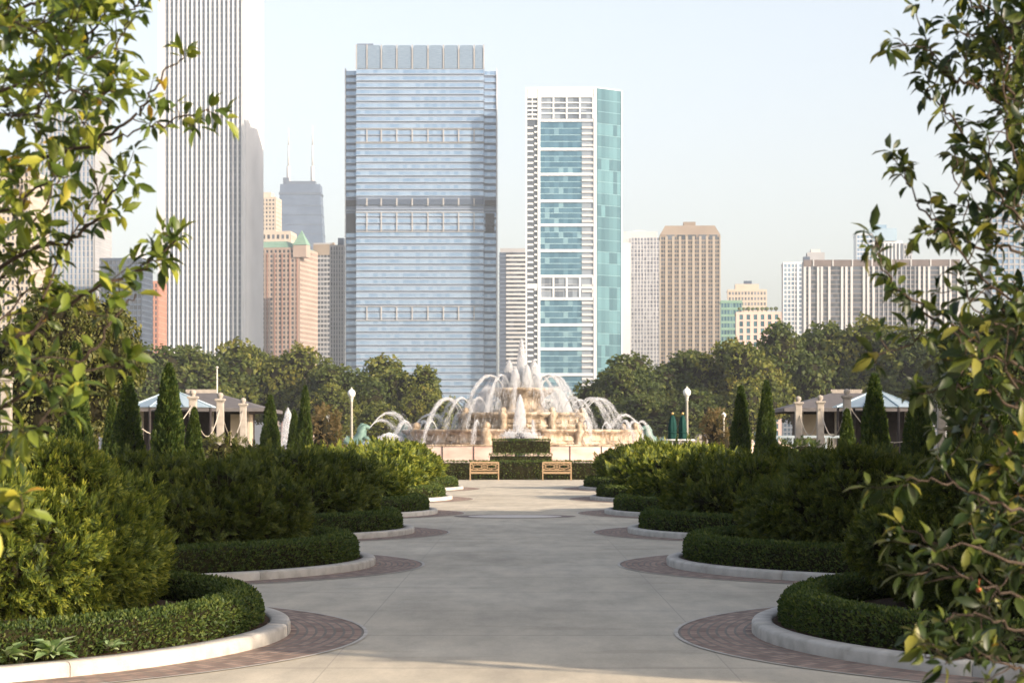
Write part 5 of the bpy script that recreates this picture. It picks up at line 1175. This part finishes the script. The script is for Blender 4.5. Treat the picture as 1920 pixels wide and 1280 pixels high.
# the right side is a slanted face, 40 degrees off the front
SA = math.radians(40); SL = (X(1165, 1472) - X(1118, 1465)) / math.cos(SA); SE = (b.W + SL * math.cos(SA), SL * math.sin(SA))
def slant(a, d, z): return (b8.W + a * math.cos(SA) + d * math.sin(SA), a * math.sin(SA) - d * math.cos(SA), z)
b8 = b; _mp = b.mp; b.mp = lambda side: slant if side == 'right' else _mp(side)
def sbox(m, a0, a1, d0, d1, z0, z1): m.prism([slant(a, d, 0)[:2] for a, d in ((a0, d1), (a1, d1), (a1, d0), (a0, d0))], z0, z1)
m = MB(); m.prism([(.9, .9), (b.W - .4, .9), (SE[0] - 1.2, SE[1] + .3), (SE[0] - 1.2, 40), (.9, 40)], 0, zt - .5); m.put('body', surf('teal_core', (.10, .2, .24), (.16, .26, .3), .1, .5), b.t); white8 = surf('white_frame', (.60, .63, .65), (.68, .71, .73), .05, .5)
ff = zt / 62; cu = [986, 1009, 1093, 1114]; bz = [226, 280, 327, 377, 422, 470, 518, 560, 609, 654, 702, 750, 800]
bz = [b.z(v) for v in bz]; m = MB()
for (u0, u1) in ((985.5, 988), (1008, 1013), (1113, 1118.6)): b.fbox(m, 'front', b.x(u0), b.x(u1), -.9, .5, 0, zt)
for zb in bz: b.fbox(m, 'front', b.x(1013) + .01, b.x(1112) - .01, -.88, .42, zb - .8, zb + .8)
b.fbox(m, 'front', b.x(989) + .01, b.x(1007) - .01, -.87, .45, b.z(183), zt - .02); b.fbox(m, 'front', b.x(1013) + .01, b.x(1112) - .01, -.87, .45, b.z(183), zt - .03)
b.fbox(m, 'front', b.x(989) + .01, b.x(1007) - .01, -.87, .44, b.z(541), b.z(532)); m.put('frame', white8, b.t)
gx0, gx1, gx2 = b.x(1013), b.x(1091), b.x(1112)
for i in range(len(bz)):
    z1 = bz[i] - .8; z0 = (bz[i + 1] + .8) if i + 1 < len(bz) else 0
    if z1 - z0 < 3: continue
    mech = i == 6; m = MB(); f_ = b.mp('front'); n5 = max(2, round((z1 - z0) / ff)); nn = 9
    for r in range(n5):
        for q in range(nn):
            a0, a1 = gx0 + (gx1 - gx0) * q / nn, gx0 + (gx1 - gx0) * (q + 1) / nn; y0, y1 = z0 + (z1 - z0) * r / n5, z0 + (z1 - z0) * (r + 1) / n5
            m.quad(f_(a0, -.5, y0), f_(a1, -.5, y0), f_(a1, -.5, y1), f_(a0, -.5, y1))
    gp = m.put('glass_field', ggrey if mech else gteal, b.t)
    m = MB()
    for r in range(1, n5): b.fbox(m, 'front', gx0, gx1, -.49, -.4, z0 + (z1 - z0) * r / n5 - .18, z0 + (z1 - z0) * r / n5 + .18)
    m.put('mullion', greyc if mech else surf('teal_mullion', (.2, .33, .38), (.26, .4, .44), .1, .5) if i == 0 else m_tm, gp)
    if i == 0: m_tm = gp.children[0].data.materials[0]
    if mech:
        m = MB()
        for q in range(5): a = gx0 + (gx2 - gx0) * q / 4; b.fbox(m, 'front', a - .5, a + .5, -.85, .3, z0 + .01, z1 - .01)
        b.fbox(m, 'front', gx0, gx2, -.84, .25, (z0 + z1) / 2 - .5, (z0 + z1) / 2 + .5); m.put('white_grid', white8, b.t)
m = MB(); zg0, zg1 = bz[0] + 1.1, b.z(183)
for r in range(3):
    for q in range(8):
        a0, a1 = gx0 + (gx2 - gx0) * q / 8, gx0 + (gx2 - gx0) * (q + 1) / 8; f_ = b.mp('front'); y0, y1 = zg0 + (zg1 - zg0) * r / 3, zg0 + (zg1 - zg0) * (r + 1) / 3; m.quad(f_(a0, -.5, y0), f_(a1, -.5, y0), f_(a1, -.5, y1), f_(a0, -.5, y1))
m.put('top_window', ggrey, b.t); m = MB()
for v in (183, 191, 199, 207, 215, 223): b.fbox(m, 'front', b.x(989) + .02, b.x(1007) - .02, -.59, .2, b.z(v) - .5, b.z(v) + .5)
b.fbox(m, 'front', b.x(997.3), b.x(998.7), -.59, .15, b.z(224), b.z(184)); m.put('white_grid', white8, b.t); m = MB()
for q in range(5): a = gx0 + (gx2 - gx0) * q / 4; b.fbox(m, 'front', a - .45, a + .45, -.85, .35, zg0 + .01, zg1 - .01)
for r in range(1, 4): b.fbox(m, 'front', gx0, gx2, -.84, .3, zg0 + (zg1 - zg0) * r / 4 - .35, zg0 + (zg1 - zg0) * r / 4 + .35)
m.put('white_grid', white8, b.t)
bal = MB(); f_ = b.mp('front'); b.fbox(bal, 'front', gx1, gx2, -.5, .3, 0, ff * .36); bal = bal.mesh('balcony', palec); bl2 = MB(); b.fbox(bl2, 'front', b.x(989) + .02, b.x(1000), -.5, .25, 0, ff * .3); b.fbox(bl2, 'front', b.x(1002), b.x(1007) - .02, -.5, .25, ff * .3, ff * .58); bl2 = bl2.mesh('balcony', white8)
for k in range(int(b.z(228) / ff)):
    zz = k * ff
    if min(abs(zz + ff * .2 - q) for q in bz) > 1.9: put('balcony', bal, b.t, (0, 0, zz))
    if not (b.z(543) < zz + 1 < b.z(530)): put('balcony', bl2, b.t, (0, 0, zz))
m = MB(); b.fbox(m, 'front', gx1 + .02, gx2 - .02, -.85, -.6, 0, b.z(226)); m.put('balcony_recess', ggrey, b.t); m = MB(); b.fbox(m, 'front', b.x(989) + .02, b.x(1007) - .02, -.86, -.6, 0, b.z(184)); m.put('balcony_recess', gdark, b.t)
zs8 = [(k * ff * 2 + .15, (k + 1) * ff * 2 - .15) for k in range(31)]; b.rows('right', .75, SL, zs8, 6, gteal2, .1, 'glass_row')
m = MB(); sbox(m, .75, SL, -.6, .02, 0, zt); m.put('side_wall', surf('teal_band', (.10, .2, .23), (.15, .27, .29), .1, .4), b.t)
m = MB(); sbox(m, SL + .01, SL + .6, -1, .5, 0, zt); m.put('edge_fin', white8, b.t)
m = MB(); m.prism([(.5, .5), (b.W - .3, .5), (SE[0] - .3, SE[1] + .2), (SE[0] - .3, 40.2), (.5, 40.2)], zt - .49, zt + .6); m.put('roof', alu, b.t)
# 9 grey residential slab
b = Bld('grey_slab_tower', 'pale grey residential tower right of the turquoise tower', 'tower', 1166, 1237, 1900, -4, 30); zt = b.z(446); nz = 54; fh9 = zt / nz; b.body(zt, palec, .5)
xp = b.x(1182); b.box('blank_wall', wall_w, 0, xp, 0, 3, 0, zt - 4); xs = [xp + (b.W - xp) * (i + .5) / 9 for i in range(9)]
m = MB()
for i in range(10): a = xp + (b.W - xp - .6) * i / 9; b.fbox(m, 'front', a, a + .75, -.5, 0, 0, zt)
for k in range(nz): b.fbox(m, 'front', xp, b.W, -.5, -.1, k * fh9, k * fh9 + fh9 * .22)
m.put('wall', palec, b.t); b.rows('front', xp, b.W, [(k * fh9 + fh9 * .23, k * fh9 + fh9) for k in range(nz)], 18, glass('slab_window', (.13, .145, .19), (.36, .38, .43), .25, .2), -.4)
b.box('roof', palec, 1, b.W - 2, 1, 24, zt + .01, b.z(434)); b.box('penthouse', palec, 10, 18, 4, 16, b.z(434) + .01, b.z(431))
# 10 brown grid tower
b = Bld('brown_grid_tower', 'beige brown tower with a regular grid of windows and chamfered top', 'tower', 1237, 1351, 1750, -2, 32); zt = b.z(443); nz = 50; fh = zt / nz
b.grid(['front'], 0, zt, nz, 18, .14, .38, beige, gdark, beige)
m = MB()
for i in range(10): a = b.W * i / 9; b.fbox(m, 'front', max(0, a - .9), min(b.W, a + .9), .01, .3, 0, zt)
m.put('pier', surf('tan_pier', (.30, .255, .205), (.36, .31, .255), .05, .8), b.t)
m = MB(); z2 = b.z(422); m.add([(0, 0, zt + 1.02), (b.W, 0, zt + 1.02), (b.W, b.D, zt + 1.02), (0, b.D, zt + 1.02), (4, 5, z2), (b.W - 4, 5, z2), (b.W - 4, b.D - 5, z2), (4, b.D - 5, z2)], [(0, 1, 5, 4), (1, 2, 6, 5), (2, 3, 7, 6), (3, 0, 4, 7), (4, 5, 6, 7)]); m.put('roof_slope', beige, b.t)
for i in range(5): a = b.x(1250 + i * 20); m = MB(); m.box(a, a + b.W * .13, -.2, .3, zt - 2.5, zt + 1.0); m.put('top_window', gdark, b.t)
b.box('penthouse', beige, b.x(1282), b.x(1305), 8, 20, z2 + .01, z2 + 3)
# 11 small ones
b = Bld('low_teal_building', 'low blue green glass building right of the brown grid tower', 'building', 1351, 1392, 1500, -3, 25); b.grid(['front'], 0, b.z(566), 22, 7, .2, .35, copper, gteal, greyc)
b = Bld('pale_stepped_building', 'pale building with stepped top and rooftop box behind the pink one', 'building', 1364, 1438, 1800, -3, 25); zt = b.z(545); b.grid(['front'], 0, zt, 30, 12, .4, .45, cream, ggrey, cream); b.box('penthouse', cream, b.W * .2, b.W * .8, 3, 18, zt + 1.01, b.z(532)); b.box('roof_equipment', steel, b.W * .42, b.W * .62, 3.5, 10, b.z(532) + .01, b.z(526))
pinkw = surf('pale_pink_stone', (.58, .42, .36), (.64, .48, .42), .1, .7)
b = Bld('low_pink_building', 'low pale pink building with wide window bays and rooftop trees', 'building', 1380, 1466, 1380, -3, 25); zt = b.z(588); b.grid(['front'], 0, zt, 20, 6, .45, .25, pinkw, gteal2, pinkw)
m = MB()
for i in range(9): m.tube([(2 + i * b.W / 10, 3, zt + 1), (2 + i * b.W / 10, 3, zt + 2.5)], .2, 5); V = SPH[0] * np.array([1.2, 1.2, 1.0]) * random.uniform(.7, 1.1) + np.array([2 + i * b.W / 10, 3, zt + 3]); m.add(V, [tuple(q) for a in SPH[1] for q in a])
m.put('roof_garden', surf('roof_plants', (.05, .08, .03), (.12, .14, .05), 1, .9), b.t)
# 12 pale blue tower and roof stuff
b = Bld('pale_blue_tower', 'slim pale blue and white glass tower left of the long slab block', 'tower', 1468, 1512, 1650, -3, 25); zt = b.z(494); b.grid(['front'], 0, zt, 42, 6, .25, .3, wall_w, gblue2, palec); b.box('white_column', wall_w, b.x(1494), b.x(1498), -.4, 1, 0, zt)
# 13 long slab
b = Bld('long_slab_block', 'long dark slab block with white vertical piers and flat dark top', 'building', 1507, 1800, 1560, -2, 22); zt = b.z(488); zb_ = b.z(500); nz = 40; fh = zb_ / nz; b.body(zt, greyc, .5)
b.box('top_band', surf('brown_band', (.10, .08, .075), (.15, .12, .11), .1, .7), 0, b.W, -.1, 2, zb_ + .2, zt + .3)
b.rows('front', .6, b.W - .6, [(k * fh + fh * .3, k * fh + fh) for k in range(nz)], 70, gdark, -.42)
m = MB()
for k in range(nz): b.fbox(m, 'front', .02, b.W - .02, -.5, -.15, k * fh, k * fh + fh * .28)
m.put('floor_band', surf('brown_floor', (.13, .115, .11), (.18, .16, .15), .1, .8), b.t)
for i, u in enumerate([1509, 1518, 1534, 1541, 1555, 1579, 1587, 1597, 1620, 1628, 1638, 1724, 1733, 1742, 1764, 1773, 1782, 1797]):
    a = b.x(u); m = MB(); b.fbox(m, 'front', a - .75, a + .75, -.5, .6, 0, zb_); m.put('pier', palec, b.t)
for i in range(9): a = b.x(1648 + i * 8.5); m = MB(); b.fbox(m, 'front', a - .3, a + .3, -.5, .3, 0, zb_); m.put('pier', greyc, b.t)
for i in range(8): a = b.W * (i + .5) / 8; m = MB(); b.fbox(m, 'front', a - .4, a + .4, .11, .5, zb_ + .3, zt + .3); m.put('top_fin', palec, b.t)
b.box('penthouse', greyc, b.x(1515), b.x(1548), 6, 16, zt + .31, b.z(472)); b.box('roof_equipment', steel, b.x(1508), b.x(1520), 5, 12, zt + .32, b.z(480))
b.box('roof_tank', palec, b.x(1522), b.x(1540), 7, 14, b.z(472) + .01, b.z(466))
# 14 towers behind the long slab
b = Bld('white_blue_tower', 'white striped tower with pale blue glass crown behind the long slab', 'tower', 1632, 1694, 2100, -2, 30); zt = b.z(452); b.body(zt, wall_w, .6)
for i in range(9): a = b.W * (i + .5) / 9; m = MB(); b.fbox(m, 'front', a - .9, a + .9, -.6, -.3, 0, zt - 2); m.put('window_strip', gdark, b.t)
b.box('crown', gblue2, -1, b.W * .8, -.6, 20, zt + .01, b.z(428)); b.box('crown_top', gblue2, b.W * .15, b.W * .5, 2, 14, b.z(428) + .01, b.z(421)); 
b = Bld('blue_side_tower', 'blue glass tower just left of the white striped one behind the long slab', 'tower', 1606, 1636, 2000, -2, 30); b.grid(['front'], 0, b.z(440), 50, 5, .15, .3, alu, gblue, alu)
b = Bld('grey_stub_tower', 'small grey tower right of the white striped one behind the long slab', 'tower', 1694, 1710, 2150, -2, 20); b.grid(['front'], 0, b.z(458), 40, 3, .3, .4, greyc, gdark, greyc)
b = Bld('blue_grey_tower', 'blue grey tower behind the right crabapple leaves', 'tower', 1858, 1990, 1300, -6, 40); b.grid(['front', 'left'], 0, b.z(365), 44, 12, .25, .35, greyc, gblue, louvre)
# 15 left towers behind the crabapple
b = Bld('cream_window_tower', 'cream tower with a dark roof line behind the left crabapple leaves', 'tower', -60, 56, 1250, -3, 40); b.grid(['front', 'right'], 0, b.z(322), 44, 13, .45, .4, cream, gdark, cream); b.box('top_band', steel, 0, b.W, -.2, 10, b.z(322) + 1.01, b.z(316))
b = Bld('grey_striped_tower', 'tall grey tower with vertical stripes behind the left crabapple leaves', 'tower', 66, 178, 1400, -3, 44); b.grid(['front', 'right'], 0, b.z(205), 60, 14, .5, .15, greyc, gblue, greyc)
b = Bld('dark_blue_tower', 'dark blue glass block left of the striped white tower', 'tower', 186, 266, 1350, -3, 30); b.grid(['front', 'right'], 0, b.z(487), 34, 10, .12, .3, steel, gdark, steel); m = MB(); xx = b.x(256); m.add([(xx - 5, 2, b.z(487) + 1.02), (xx + 4, 2, b.z(487) + 1.02), (xx + 4, 12, b.z(487) + 1.02), (xx - 5, 12, b.z(487) + 1.02), (xx, 7, b.z(455))], [(0, 1, 4), (1, 2, 4), (2, 3, 4), (3, 0, 4)]); m.put('spire', palec, b.t)
b = Bld('red_brick_tower', 'narrow red brown tower at the left foot of the striped white tower', 'tower', 262, 297, 1420, -3, 25); b.grid(['front', 'right'], 0, b.z(530), 30, 5, .45, .3, surf('red_stone', (.36, .17, .12), (.42, .21, .15), .1, .7), gdark, pinkst)
